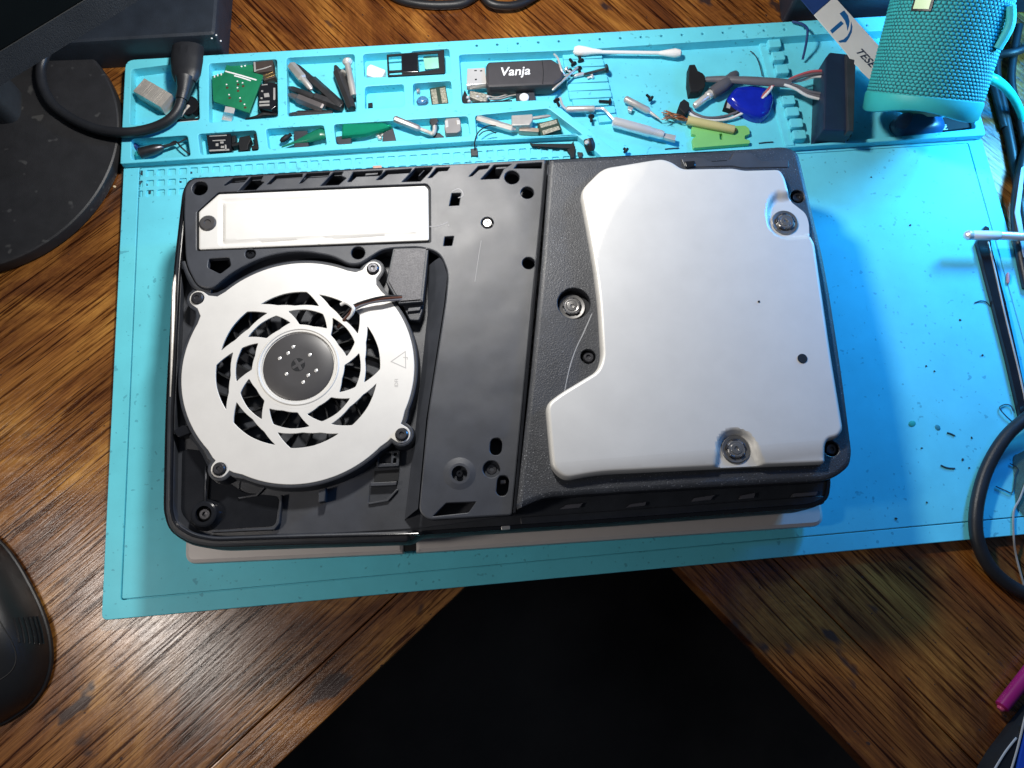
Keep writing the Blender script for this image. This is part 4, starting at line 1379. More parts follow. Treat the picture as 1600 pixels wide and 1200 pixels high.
for a, b, lab in (((897, 101), (890, 92), 'short black screw left of the cotton swab tip'), ((908, 96), (904, 86), 'black screw tucked under the cotton swab tip'),
                  ((904, 106), (907, 116), 'black screw crossed by the thin bright pin'), ((954, 159), (936, 158), 'black flat headed screw at the edge of the ribbed rest'),
                  ((924, 181), (924, 190), 'tiny black screw under the bent soldering tip'), ((1018, 155), (1010, 148), 'lone tiny black screw on the open tray floor'),
                  ((869, 156), (874, 166), 'black screw on the diagonal tray wall'), ((979, 236), (975, 232), 'tiny black screw at the foot of the wide compartment'),
                  ((889, 110), (893, 118), 'black screw at the rounded end of the flash drive')):
    zz = RIM + 1 if '869' in str(a) else 1.6
    mini_screw('screw', a, b, zz, lab)
mini_screw('screw', (949, 107), (913, 116), 3.2, 'long shiny screw with a round head on the ribbed rest', DSTEEL, 1.0, 2.9)
mini_screw('screw', (884, 108), (892, 113), 2.5, 'small bright screw against the flash drive', BRIGHT, .9, 2.0)
mini_screw('screw', (926, 119), (918, 122), 1.8, 'stubby bright screw below the long shiny one', BRIGHT, .8, 1.6)
pn = emit('bent_pin', tube([P3(866, 85, 5), P3(872, 92, 8), P3(877, 108, 9), P3(882, 117, 7), P3(888, 117, 4)], .75, 8), BRIGHT, label='bent silver pin hooked round the flash drive end', cat='pin')
emit('straight_pin', rod((863, 141), (903, 105), 6.5, [(0, .5), (.03, .85), (.97, .85), (1, .5)], 10), STEEL, label='straight silver pin leaning over the flash drive end', cat='pin')
emit('metal_pin', rod((895, 119), (913, 115), 2.5, [(0, .7), (.1, 1.2), (.9, 1.2), (1, .7)], 10), BRIGHT, label='short thick silver pin beside the long shiny screw', cat='pin')

# soldering tips
st = thing('soldering_tip', 'bent grey soldering tip lying across the ribbed rest', 'soldering tip', P3(910, 170, 0))
emit('shaft', rod((885, 171), (930, 170), 2.8, [(0, 1.6), (.04, 2.1), (.96, 2.1), (1, 1.2)], 16), STEEL, st)
emit('tip_wire', tube([P3(929, 170, 2.8), P3(942, 170, 3), P3(950, 177, 4), P3(959, 187, 3.5)], .9, 8), BRIGHT, st)
emit('tip_wire', tube([P3(886, 171, 2.8), P3(879, 165, 4), P3(875, 152, 6.5)], .9, 8), BRIGHT, st)
st = thing('soldering_tip', 'large chrome soldering tip with flat chisel end beside the console', 'soldering tip', P3(1000, 205, TFL))
emit('shaft', rod((957, 190), (1057, 217), 3.2, [(0, 2.4), (.02, 3.4), (.58, 3.4), (.6, 2.9), (.75, 2.9), (.8, 2.4)], 20), BRIGHT, st)
emit('chisel', slab([(1033, 206), (1057, 211), (1056, 220), (1031, 213)], 1.4, 4.0, .5, .6), STEEL, st)
st = thing('soldering_tip', 'small grey soldering tip with a stepped shaft on the open tray floor', 'soldering tip', P3(1000, 165, TFL))
emit('shaft', rod((976, 154), (1016, 175), 1.6, [(0, 1.6), (.05, 2.3), (.9, 2.3), (1, 1.2)], 16), STEEL, st)
emit('needle', rod((1014, 174), (1032, 187), 1.6, [(0, 1.1), (.5, .9), (1, .3)], 10), STEEL, st)
emit('collar', slab([(981, 165), (990, 168), (987, 174), (982, 171)], -1, 1.6, .3, .3), STEEL, st)

BITM = M('bit_steel', (.085, .085, .09), .36, metal=.7, var=.25, bump=.2)


def hexbit(a, b, z, label, tip=.72, mt=BITM, z1=None, r=3.2, spin=0.0, group='screwdriver bits'):
    p, q, L = along(a, b, z, z1)
    t = thing('screwdriver_bit', label, 'screwdriver bit', (p.x, p.y, TFL), group=group)
    emit('hex_shank', lathe(p, q, [(0, r * .85), (.05 * L, r), (tip * L, r), (tip * L + 1.2, r * .72)], 6, spin), mt, t, sharp=25)
    emit('tip', lathe(p, q, [(tip * L + .8, r * .7), (L * .92, r * .62), (L, r * .3)], 12), mt, t)
    return t


hexbit((533, 166), (461, 101), 2.2, 'dark screwdriver bit with a brown pointed tip in the bit compartment', .62, spin=.2)
hexbit((455, 102), (487, 140), 4.0, 'grey steel screwdriver bit with a worn bright flat', .55, STEEL)
hexbit((535, 168), (451, 137), 1.2, 'thick black screwdriver bit crossing the others at the bottom', .5, spin=.5)
hexbit((506, 170), (451, 148), 1.6, 'screwdriver bit with a long pale facet along its side', .72, M('worn_bit', (.22, .20, .20), .4, metal=.7), spin=.52)
hexbit((520, 178), (452, 179), 0.4, 'dark bit lying flat along the front wall of its compartment', .8, r=2.4)
hexbit((550, 170), (524, 103), 3.0, 'black socket bit with a hollow end standing left of the steel bolt', .85, r=3.3)
hexbit((549, 172), (541, 112), 0.6, 'dark bit half hidden under the hollow socket bit', .8, r=2.8)
bo = thing('steel_bolt', 'steel bolt with a shiny round head leaning in the bit compartment', 'bolt', P3(545, 120, TFL))
emit('shaft', rod((543, 100), (553, 150), 6.5, [(0, 2.0), (.5, 2.0), (.55, 2.2), (1, 2.0)], 16, z1=4.5), STEEL, bo)
emit('head', rod((542, 93), (544, 101), 6.5, [(0, 1.6), (.2, 3.0), (.5, 3.4), (.85, 2.6), (1, 2.0)], 18), BRIGHT, bo)
emit('ring_nut', lathe(P3(536, 113, 3), P3(535, 117, 3.4), [(0, 2.6), (1.6, 2.6), (1.8, 2.2)], 6), STEEL, label='small steel nut between the socket bit and the bolt', cat='nut')

# ---------------- left compartment: staples, disc and strip
stp = thing('staple_block', 'grey block of metal staples in the leftmost compartment', 'staples', P3(235, 145, TFL))
p0, q0, L0 = along((218, 133), (259, 157), 6)
exs = (q0 - p0) / L0; eys = Vector((-exs.y, exs.x, 0))
for k in range(22):
    c = p0 + exs * (L0 * k / 21)
    hh = RND.uniform(-.25, .25)
    loc = [c + exs * .42 + eys * 5.6, c + exs * .42 - eys * 5.6, c - exs * .42 - eys * 5.6, c - exs * .42 + eys * 5.6]
    emit('staple', plate([(v.x, v.y) for v in loc], TFL + .1, 6.4 + hh, bev=.18), STEEL, stp)
dsc = thing('black_disc', 'round black magnet disc under the thick cable', 'magnet', P3(295, 165, TFL))
emit('disc', vcyl(*P(293, 165, 2), TFL, 3, 7.0, 36, .5), BLKG, dsc)
emit('paper_scrap', slab([(286, 166), (294, 163), (297, 165), (290, 172), (284, 182), (279, 183)], 3.0, 3.5, .3, .1), M('cream_paper', (.6, .55, .47), .7), label='torn cream paper scrap on the black disc', cat='paper')
sp = thing('black_strip', 'thin black strip with a white edge at the front of the leftmost compartment', 'strip', P3(295, 190, TFL))
emit('strip', slab([(277, 186), (312, 184), (312, 189), (276, 192)], TFL, 2, .3, .2), BLKD, sp)
emit('white_edge', slab([(276, 190.5), (311, 187.5), (311, 190), (275, 193.5)], 1, 2.4, .2, .1), PRINTW, sp)

# ---------------- circuit boards
pc = thing('circuit_board', 'square green circuit board with white print lying on top', 'circuit board', P3(375, 135, TFL))
b1 = emit('board', slab([(354, 101), (411, 117.5), (389, 176), (334, 158.5)], 4.0, 5.4, .3, .12), PCB, pc)
for (u, v), (u2, v2), w in (((352, 111), (401, 125), .55), ((366, 118), (392, 126), .5)):
    emit('print_line', tube([P3(u, v, 5.45), P3((u + u2) / 2 + 1, (v + v2) / 2, 5.45), P3(u2, v2, 5.45)], w, 5, flat=.1), PRINTW, b1)
for u, v in ((354, 132), (371, 127), (379, 129.5), (371, 137), (358, 148), (375, 153), (382, 163)):
    c = P(u, v, 5.4)
    emit('pad', vcyl(c[0], c[1], 5.3, 5.5, .55, 8, .05), PRINTW, b1)
    c = P(u + 1, v + 5, 5.4)
    emit('solder_mark', vcyl(c[0], c[1], 5.3, 5.46, .9, 8, .05), BROWNW, b1)
pc = thing('circuit_board', 'green circuit board peeking out on the left beneath the upper board', 'circuit board', P3(345, 140, TFL))
b2 = emit('board', slab([(331, 119), (370, 108), (392, 150), (378, 170), (333, 157)], 1.4, 2.8, .3, .12), PCB, pc)
for u, v in ((335, 119), (340, 117), (345.5, 115.5)):
    emit('pad', slab([(u - 1, v - 1.2), (u + 1, v - 1.6), (u + 1.2, v + 1.8), (u - .8, v + 2.2)], 2.7, 2.95, .1, .03), PRINTW, b2)
pc = thing('circuit_board', 'dim green circuit board at the back wall of its compartment', 'circuit board', P3(375, 100, TFL))
b3 = emit('board', slab([(352, 101), (395, 94.5), (398, 112), (370, 112)], -1.5, 1.0, .3, .12), PCB, pc)
for u, v in ((377.5, 104), (383, 103)):
    c = P(u, v, 1)
    emit('pad', vcyl(c[0], c[1], .9, 1.2, .6, 8, .05), PRINTW, b3)
mc_ = thing('metal_clip', 'bent shiny metal clip in front of the green boards', 'clip', P3(355, 180, TFL))
V, F = [], []
prof_ = [((352, 166), 5.2), ((351.5, 170), 6.0), ((350, 175), 5.6), ((348.5, 179), 3.0), ((347.5, 183), 1.2), ((346, 187), .8), ((346, 190), -1.5)]
for (u, v), z_ in prof_:
    a_ = P3(u, v, z_); b_ = P3(u + 15, v + 2.5, z_)
    V += [a_, b_, (a_[0], a_[1], z_ - .5), (b_[0], b_[1], z_ - .5)]
for i in range(len(prof_) - 1):
    o_ = i * 4
    F += [(o_, o_ + 1, o_ + 5, o_ + 4), (o_ + 2, o_ + 6, o_ + 7, o_ + 3), (o_, o_ + 4, o_ + 6, o_ + 2), (o_ + 1, o_ + 3, o_ + 7, o_ + 5)]
emit('spring', (V, F), BRIGHT, mc_, sharp=60)


def connector(label, px, z0, z1, mt, pads, padm, name='chip_connector'):
    t = thing(name, label, 'connector', P3(px[0][0], px[0][1], TFL))
    b_ = emit('housing', slab(px, z0, z1, .3, .25), mt, t)
    for q in pads:
        emit('contact', slab(q, z1 - .1, z1 + .25, .15, .06), padm, b_)
    return t


DBRN = M('brown_connector', (.055, .042, .036), .35, var=.2)
connector('dark brown connector at the back right of the board compartment', [(395, 97), (426, 93), (427, 110), (400, 114)], TFL, 4, DBRN, [[(400, 109), (412, 106), (424, 102), (424, 103), (412, 107.5), (400, 110.5)], [(396, 97), (399, 96.5), (400, 112), (397, 112)]], STEEL)
connector('gold edged connector beside the upper green board', [(410, 116), (428, 111), (430, 120), (412, 126)], TFL, 3, DBRN, [[(414, 119), (428, 113.5), (429, 117), (415, 122.5)], [(411, 117), (426, 111.5), (426.5, 112.8), (411, 118.6)]], GOLD)
connector('black connector with metal contacts at the right of the boards', [(404, 133), (418, 128), (432, 130), (431, 166), (424, 171), (404, 169)], TFL, 4.2, BLKG, [[(405, 158), (421, 157), (421, 160), (405, 161)], [(405, 163), (421, 162), (421, 165), (405, 166)], [(408, 141), (411, 141), (411, 143.5), (408, 143.5)], [(407, 152), (410, 152), (410, 154.5), (407, 154.5)], [(412, 146), (420, 145), (421, 151), (413, 152)], [(427, 137), (430, 137), (430, 155), (427, 156)], [(409, 132), (418, 131), (418, 132.5), (409, 133.5)]], STEEL)
emit('black_lead', tube([P3(384, 186, -1), P3(400, 183, 0), P3(412, 179, 0), P3(424, 179, 0), P3(433, 179, 0)], [.6, 1.0, 1.6, .9, .9], 8), BLKD, label='thin black lead at the front of the board compartment', cat='lead')

# ---------------- small square compartments
emit('white_key', slab([(573, 104), (579, 99.5), (603, 109), (597, 121), (587, 122), (572, 117)], TFL, 2.5, .9, .8), WPL, label='white plastic key cap in a small compartment', cat='key cap')
fr = thing('slotted_tray', 'black slotted plastic frame bridging two small compartments', 'frame', P3(648, 100, 3))
emit('frame', slab([(604, 85), (690, 78), (694, 77), (695, 114), (606, 119)], RIM + .2, RIM + 1.5, .5, .3,
     holes=[quad([(607, 87), (627, 85.5), (627.5, 109), (608, 110)], RIM + 1.5), quad([(653, 84), (684, 82), (686, 107), (654, 112)], RIM + 1.5), quad([(608, 113), (628, 111.5), (628, 116), (608, 117)], RIM + 1.5)]), BLKD, fr)
emit('cross_bar', slab([(628, 84), (652, 82.5), (653, 112), (629, 113)], RIM + 1, RIM + 2.4, .3, .3), BLKG, fr)
emit('pale_film', slab([(661, 88), (686, 86.5), (687, 106), (664, 108)], 1.0, 1.3, .8, .05), M('mint_film', (.30, .66, .52), .3), label='pale mint film under the black frame', cat='film')
emit('chip_crumb', slab([(575, 161), (582, 160), (582, 166.5), (575, 167)], TFL, -.8, .2, .1), BLKD, label='tiny black square chip in the empty compartment', cat='chip')
emit('solder_coil', lathe(P3(651, 143, -1.5), P3(657, 142, -1), [(0, .8), (.4, 1.8), (1.0, 1.2), (1.8, 1.9), (2.4, .8)], 12), STEEL, label='tiny silver coil in the small right compartment', cat='coil')
emit('clear_shard', dome(*P(660, 157, -1), 4.2, 3.6, 3.2, TFL, 2.1, 9, 4, .3), CLEAR, label='crumpled clear plastic shard beside the tiny chip board', cat='plastic piece')


def chip_board(label, px, z1=1.8):
    t = thing('chip_board', label, 'chip board', P3(px[0][0], px[0][1], TFL))
    b_ = emit('board', slab(px, TFL, z1, .2, .15), M('dark_green_board', (.022, .045, .030), .4), t)
    (x0, y0), (x1, y1), (x2, y2), (x3, y3) = px

    def at(a, b__):
        return (x0 + (x1 - x0) * a + (x3 - x0) * b__ + (x2 - x1 - x3 + x0) * a * b__, y0 + (y1 - y0) * a + (y3 - y0) * b__ + (y2 - y1 - y3 + y0) * a * b__)
    for a0, a1 in ((.06, .40), (.62, .96)):
        emit('solder_row', slab([at(a0, .08), at(a1, .08), at(a1, .92), at(a0, .92)], z1 - .1, z1 + .35, .2, .2), M('solder_grey', (.34, .33, .26), .45, metal=.5, bump=1.0, bscale=1400, var=.5, vscale=900), b_)
    return t


chip_board('tiny chip board with two solder rows in the small right compartment', [(671, 138), (696, 134), (701, 162), (675, 165)])
chip_board('tilted tiny chip board lying on bits near the diagonal wall', [(840, 193), (847, 212), (878, 202), (871, 185)], 5.0)

# loose bits below the flash drive
cr = thing('solder_clump', 'crusty grey component with solder blobs below the flash drive plug', 'component', P3(748, 150, TFL))
emit('lump', slab([(734, 141), (762, 146), (762, 158), (750, 158), (733, 151)], TFL, 2, 1.0, .8), M('crusty_metal', (.30, .29, .25), .5, metal=.4, var=.6, vscale=700, bump=1.2, bscale=900), cr)
for u, v in ((731, 152), (733, 158), (762, 151), (746, 151)):
    c = P(u, v, 1.5)
    emit('solder_blob', dome(c[0], c[1], 1.3, 1.1, 1.4, 1.0, 2, 10, 4), BRIGHT, cr)
emit('black_strip', slab([(722, 152), (726, 140), (732, 152), (733, 160), (780, 157), (800, 156), (800, 160), (724, 164)], TFL, 1, .3, .2), BLKD, label='black rubber strip along the front wall below the flash drive', cat='strip')
for q, lab in ((([(764, 150), (775, 152), (788, 149), (800, 145)]), 'thin silver lead curving below the flash drive'), (([(764, 155), (782, 154), (796, 150), (806, 148)]), 'second thin lead nearer the front wall below the flash drive')):
    emit('lead', tube([P3(u, v, .5) for u, v in q], .5, 6), STEEL, label=lab, cat='lead')
bs = thing('button_switch', 'small black switch with a white round button below the flash drive', 'switch', P3(822, 152, TFL))
emit('switch_body', slab([(806, 146), (835, 144), (837, 157), (808, 159)], TFL, 2.5, .3, .3), BLK, bs)
c = P(819, 152, 4)
emit('button', vcyl(c[0], c[1], 2.4, 4.6, 3.1, 24, .5), WPL, bs)

# ---------------- front row of compartments
ts = thing('needle_tip', 'grey dispensing tip with bent wire in the front left compartment', 'tip', P3(245, 232, TFL))
emit('cone', rod((218, 240), (275, 224), 2.0, [(0, 2.8), (.02, 3.6), (.42, 3.2), (.62, 2.0), (.66, 1.2), (1, .8)], 16), DSTEEL, ts)
emit('wire', tube([P3(262, 228, 2), P3(274, 221, 2.5), P3(284, 231, 2.0), P3(297, 241, 1), P3(297, 230, 1.5), P3(293, 217, 2), P3(278, 224, 2.4)], .55, 6), DSTEEL, ts)
emit('tip_end', rod((217, 239), (219, 246), 1.0, [(0, 2.5), (1, 2.6)], 14), TEAL, ts)
c = P(209, 226, 1)
emit('dark_bead', dome(c[0], c[1], 2.0, 2.6, 4.2, TFL, 2.2, 14, 6), NAVY, label='dark blue bead in the corner of the front left compartment', cat='bead')
connector('black metal framed socket in the second front compartment', [(322, 209), (360, 207), (361, 236), (326, 238)], TFL, 3, BLKG,
          [[(327, 212), (354, 210.5), (354, 212), (327, 213.5)], [(332, 219), (352, 218), (352, 219.6), (332, 220.6)], [(337, 224), (341, 223.8), (341, 228), (337, 228.2)], [(344, 221), (349, 220.8), (349, 224), (344, 224.2)], [(345, 228), (350, 227.8), (350, 231), (345, 231.2)], [(351, 226), (353.5, 226), (354, 234), (351.5, 234)], [(327, 234), (358, 232.5), (358, 235), (327, 236.5)]], STEEL, 'socket')
emit('black_clip', slab([(374, 214), (390, 211), (392, 218), (388, 226), (387, 234), (374, 236), (373, 226), (362, 229), (361, 224), (372, 222)], TFL, 2.5, .5, .4), BLKD, label='black bracket clip right of the framed socket', cat='clip')
emit('black_clip', slab([(396, 209), (402, 208), (404, 232), (393, 234), (393, 228), (398, 226)], TFL, 3.2, .5, .4), BLKD, label='narrow black clip against the wall right of the bracket', cat='clip')
emit('black_clip', slab([(362, 213), (368, 211), (367, 222), (362, 224)], TFL, 2.0, .4, .3), BLKD, label='stubby black clip touching the framed socket', cat='clip')
gp = thing('green_pick', 'dark green pick with black chips in the third front compartment', 'pick', P3(480, 215, TFL))
emit('handle', tube([P3(440, 230, .5), P3(462, 222, 1), P3(482, 216, 1.6), P3(500, 210, 2), P3(510, 212, 1.5)], [.4, 1.0, 3.0, 4.0, 2.6], 12, flat=.6), M('dark_green_plastic', (.008, .16, .09), .3), gp)
emit('black_chip', slab([(459, 205), (480, 204), (482, 230), (460, 231)], TFL, 1.2, .3, .2), BLK, label='black chip with printed marks under the green pick', cat='chip')
emit('black_screw_tip', rod((438, 221), (455, 210), 1.4, [(0, .8), (.2, 1.6), (.6, 1.9), (.8, 1.0), (1, 1.4)], 12), BLKD, label='short black cone tip left of the printed chip', cat='tip')
emit('green_spudger', loft(rounded(PL([(534, 191), (560, 192), (600, 191), (614, 197), (604, 201), (570, 210), (533, 214)], 4), 1.0, 3), [(0, 1.0), (0, 2.6), (.6, 4), (1.6, 4.6)]), GREENT, label='bright green translucent plastic tip in the long front compartment', cat='plastic tip')
emit('black_pad', slab([(525, 213), (545, 211), (549, 215), (548, 224), (529, 226), (525, 220)], TFL, 1.6, .6, .4), BLK, label='black pad in front of the green plastic tip', cat='pad')
kb = thing('jack_piece', 'grey square piece with bright solder at its side in the long compartment', 'component', P3(607, 212, TFL))
emit('block', slab([(599, 207), (614, 200), (619, 218), (616, 221), (597, 222)], TFL, 1.8, .5, .4), CHIPG if False else BLK, kb)
for u, v in ((590, 210), (593, 214), (597, 208)):
    c = P(u, v, 0)
    emit('solder_blob', dome(c[0], c[1], 1.6, 1.3, 1.8, TFL + .6, 2, 10, 4), BRIGHT, kb)
hk = thing('bent_tip', 'pale steel bit with a bent end in the long front compartment', 'tip', P3(640, 200, TFL))
emit('shank', rod((615, 185), (657, 202), 4.5, [(0, 1.4), (.05, 2.2), (.9, 2.2), (1, 1.3)], 8, z1=2.5), M('pale_steel', (.62, .58, .58), .35, metal=.8), hk)
emit('hook', tube([P3(655, 201, 2.5), P3(668, 206, 2.2), P3(676, 209, 2.2), P3(679, 203, 2.6), P3(679, 193, 3.2)], [1.2, 1.3, 1.5, 1.5, 1.4], 10), STEEL, hk)
emit('black_foot', slab([(676, 209), (686, 207), (694, 213), (692, 216), (678, 215)], TFL, 0, .4, .3), BLK, hk)
emit('knob', vcyl(*P(678, 190, 4), 2, 4.6, 2.9, 18, .5), DSTEEL, hk)
ind = thing('coil_block', 'square grey power coil with two bright pads', 'coil', P3(707, 196, TFL))
emit('block', slab([(696, 185), (717, 183.5), (720, 190), (720, 204), (715, 207), (697, 208), (694, 200)], TFL, 4.4, .8, .5), CHIPG, ind)
for px in ([(695, 188), (700, 187.5), (701, 198), (696, 199)], [(713, 187), (719, 188), (719, 194), (714, 194)]):
    emit('pad', slab(px, 4.3, 4.8, .4, .2), BRIGHT, ind)
hexbit((745, 185), (806, 203), 3.2, 'slim pale steel bit pointing at the grey chip in the front right compartment', .9, STEEL, z1=2.0, r=2.4)
cs = thing('crystal_can', 'grey metal block with a pin in the front right compartment', 'component', P3(818, 188, TFL))
emit('can', slab([(799, 180), (832, 178), (833, 186), (828, 195), (800, 196)], TFL, 6.0, .5, .5), STEEL, cs)
emit('pin', rod((832, 185), (860, 181), 4, [(0, 1.2), (.8, 1.1), (1, .6)], 10), STEEL, cs)
emit('brown_chip', slab([(811, 198), (842, 200), (842, 206), (811, 204)], TFL, 2.4, .4, .3), M('tan_metal', (.42, .34, .28), .4, metal=.5), label='tan metal strip below the grey metal block', cat='strip')
emit('hair_wire', tube([P3(778, 197, 3), P3(762, 197, 5.5), P3(748, 206, 6.2), P3(742, 220, 5.8), P3(742, 234, 2)], .4, 6), BLKD, label='thin black wire looping over the tray edge onto the pocket grid', cat='wire')
emit('hair_wire', tube([P3(775, 208, 2), P3(765, 204, 5.0), P3(755, 206, 6), P3(748, 212, 6)], .35, 6), BLKD, label='short thin black wire on the front tray rim', cat='wire')
emit('rubber_dot', slab([(735, 232), (746, 231), (747, 243), (736, 243)], -1, 1.5, .4, .3), CHIPG if False else BLK, label='black rubber square on the pocket grid left of the pen clip', cat='pad')
cl = thing('pen_clip', 'black toothed plastic clip lying on the pocket grid', 'clip', P3(860, 228, 0))
emit('bar', slab([(828, 222), (832, 224), (893, 224), (896, 220), (898, 229), (894, 232), (832, 228)], .1, 2.4, .4, .4), BLKD, cl)
for u in (838, 850, 864, 878):
    emit('tooth', slab([(u, 227), (u + 8, 227), (u + 6, 231), (u + 2, 231)], .1, 1.6, .3, .2), BLKD, cl)
emit('leg', slab([(886, 233), (899, 228), (898, 246), (892, 247), (891, 240)], .1, 2.8, .4, .4), BLKD, cl)
rb = thing('rubber_bumper', 'black rubber bumper with a glossy top beside the diagonal wall', 'bumper', P3(920, 230, 0))
emit('bumper', tube([P3(919, 217, 6), P3(921, 226, 4.5), P3(924, 236, 2.5)], [3.0, 3.6, 3.0], 14), RUBBER, rb)
emit('stud', vcyl(*P(917, 221, 9), 7.0, 8.6, 1.4, 14, .4), BRIGHT, rb)
emit('foot', slab([(902, 237), (911, 238), (909, 245), (905, 245)], .1, 2, .4, .3), BLK, rb)
emit('copper_chip', slab([(582, 259), (596, 258), (597, 263), (583, 264)], -1, 1.2, .3, .2), M('peach_metal', (.55, .35, .28), .4, metal=.4), label='tiny peach coloured chip on the pocket grid behind the console', cat='chip')
# pocket stains
for u, v, w, h in ((214, 270, 9, 8), (224, 270, 8, 9), (219, 285, 5, 8), (228, 289, 6, 5), (234, 300, 4, 8), (281, 284, 7, 3), (298, 270, 6, 4)):
    c = P(u, v, -.9)
    emit('grime', plate(rounded(rect(c[0], c[1], w * .36, h * .38, RND.uniform(-.5, .5)), .7, 2), -1.0, -.85 + .3, bev=.1), LINT, mat)

# ---------------- right side
pen = thing('metal_pen', 'silver tipped pen reaching over the right edge of the mat', 'pen', P3(1560, 370, 20))
zp = 14
emit('ball_tip', rod((1506, 367), (1520, 367.5), zp, [(0, .6), (.12, 2.0), (.45, 3.1), (.8, 2.9), (1, 2.4)], 18), BRIGHT, pen)
emit('sleeve', rod((1519, 367.5), (1561, 368), zp, [(0, 2.4), (.05, 2.9), (.95, 2.9), (1, 2.6)], 20), WPL, pen)
emit('barrel', rod((1560, 368), (1680, 374), zp, [(0, 2.3), (.02, 2.6), (.98, 2.6), (1, 2.2)], 20), BRIGHT, pen)
zr0 = ZD
kn = thing('black_strap', 'flat black strap with a shiny ridge running down the right side of the mat', 'strap', P3(1560, 500, 0))
emit('strap', slab([(1527, 378), (1540, 352), (1546, 355), (1550, 385), (1572, 470), (1592, 560), (1612, 655), (1596, 655), (1574, 560), (1551, 470)], .3, 3.4, .6, .6), BLKG, kn)
emit('ridge', tube([P3(1544, 378, 3.6), P3(1553, 415, 3.6), P3(1570, 490, 3.6), P3(1592, 580, 3.6), P3(1606, 645, 3.6)], .55, 6), STEEL, kn)
emit('thick_cable', tube([P3(1640, 630, 14), P3(1608, 650, 11), P3(1572, 682, 8), P3(1544, 728, 5), P3(1528, 780, 4), P3(1525, 830, 3), P3(1538, 872, 1), P3(1562, 902, -1), P3(1595, 924, -1.5), P3(1640, 942, -1.5)], 3.7, 14), RUBBER, label='thick black cable looping over the lower right corner of the mat', cat='cable')
emit('clear_wrap', slab([(1583, 712), (1604, 702), (1640, 720), (1640, 800), (1604, 812), (1588, 790)], .3, .7, 2, .1), M('green_film', (.25, .42, .36), .25, trans=.7), label='clear greenish film inside the thick cable loop', cat='film')
emit('thin_wire', tube([P3(1606, 745, 2), P3(1594, 778, 2), P3(1584, 800, 1.5), P3(1584, 840, 1), P3(1588, 870, -3), P3(1600, 915, -4)], .6, 6), STEEL, label='thin bare wire hanging down inside the cable loop', cat='wire')
emit('tangle', tube([P3(1556, 760, 1), P3(1570, 766, 1), P3(1582, 769, 1), P3(1586, 745, 1), P3(1590, 732, 1), P3(1578, 724, 1)], .35, 5), LINT, label='tangled dark hair wire inside the cable loop', cat='wire')
emit('curl', tube([P3(1583, 660, 1), P3(1570, 648, 1.4), P3(1562, 637, 1.2), P3(1570, 632, 1), P3(1579, 634, 1), P3(1583, 642, 1)], .35, 5), LINT, label='small dark curl of wire beside the black strap', cat='wire')
emit('curl', tube([P3(1523, 473, .5), P3(1532, 470, .7), P3(1541, 472, .6), P3(1546, 478, .5)], .35, 5), LINT, label='short dark fibre left of the black strap', cat='fibre')
emit('rose_bead', rod((1575, 426), (1575, 443), 1.0, [(0, .5), (.15, 1.0), (.85, 1.0), (1, .5)], 12), M('rose', (.5, .25, .28), .5), label='tiny rose coloured bead near the right mat edge', cat='bead')
# cables on the desk at the far right
for q, r, lab in (([(1560, 60, 0), (1556, 110, -1), (1566, 160, -2), (1580, 230, -2), (1592, 300, -2), (1604, 380, -2)], 3.0, 'black cable on the desk just right of the mat corner'),
                  ([(1592, 40, 2), (1580, 120, 0), (1592, 180, -1), (1604, 240, -1)], 2.6, 'black cable passing under the mint green cable'),
                  ([(1612, 210, 4), (1597, 260, 4), (1588, 320, 3), (1592, 380, 3), (1606, 450, 2)], 3.2, 'black cable with a pale jacket line at the right picture edge'),
                  ([(1640, 60, 6), (1590, 80, 6), (1560, 86, 2), (1548, 96, -1), (1552, 130, -2), (1570, 200, -2)], 2.6, 'black cable bending behind the turquoise speaker')):
    emit('desk_cable', tube([P3(*k) for k in q], r, 12), RUBBER, label=lab, cat='cable', group='cables at the right')
emit('ribbon_tape', slab([(1596, 262), (1602, 258), (1594, 330), (1606, 400), (1600, 402), (1586, 332)], 6.4, 7.0, .5, .1), M('pale_blue_plastic', (.35, .45, .6), .4), label='pale plastic strip lying along the right cable', cat='strip')
# black cable loops at the top
emit('desk_cable', tube([P3(600, -16, -1), P3(625, -1, -2), P3(655, 6, -2), P3(690, 8, -2), P3(725, 4, -2), P3(752, -14, -2)], 2.9, 12), RUBBER, label='black cable loop on the desk above the small compartments', cat='cable')
emit('desk_cable', tube([P3(748, -16, 3), P3(765, 4, 2), P3(790, 9, 1), P3(815, 5, 0), P3(845, -12, -1)], 2.7, 12), RUBBER, label='second black cable loop above the flash drive', cat='cable')
emit('hook_wire', tube([P3(1238, 34, 7), P3(1252, 37, 9), P3(1261, 44, 12), P3(1261, 58, 11), P3(1258, 76, 6), P3(1254, 93, 1)], .8, 8), NAVY, label='dark hooked wire hanging over the back tray rim', cat='wire')
emit('sprig', tube([P3(1172, 80, 0), P3(1178, 84, .5), P3(1184, 94, .5), P3(1188, 106, .3), P3(1191, 119, 0)], .35, 5), LINT, label='thin curved dark fibre left of the notched divider', cat='fibre')
for q, lab in ((([(1186, 224), (1198, 222.5), (1208, 222)]), 'dark fibre on the tray floor near the divider foot'), (([(1039, 233), (1050, 232), (1061, 231.5)]), 'dark fibre left of the lime plastic piece')):
    emit('fibre', tube([P3(u, v, TFL + .4) for u, v in q], .45, 5), LINT, label=lab, cat='fibre')

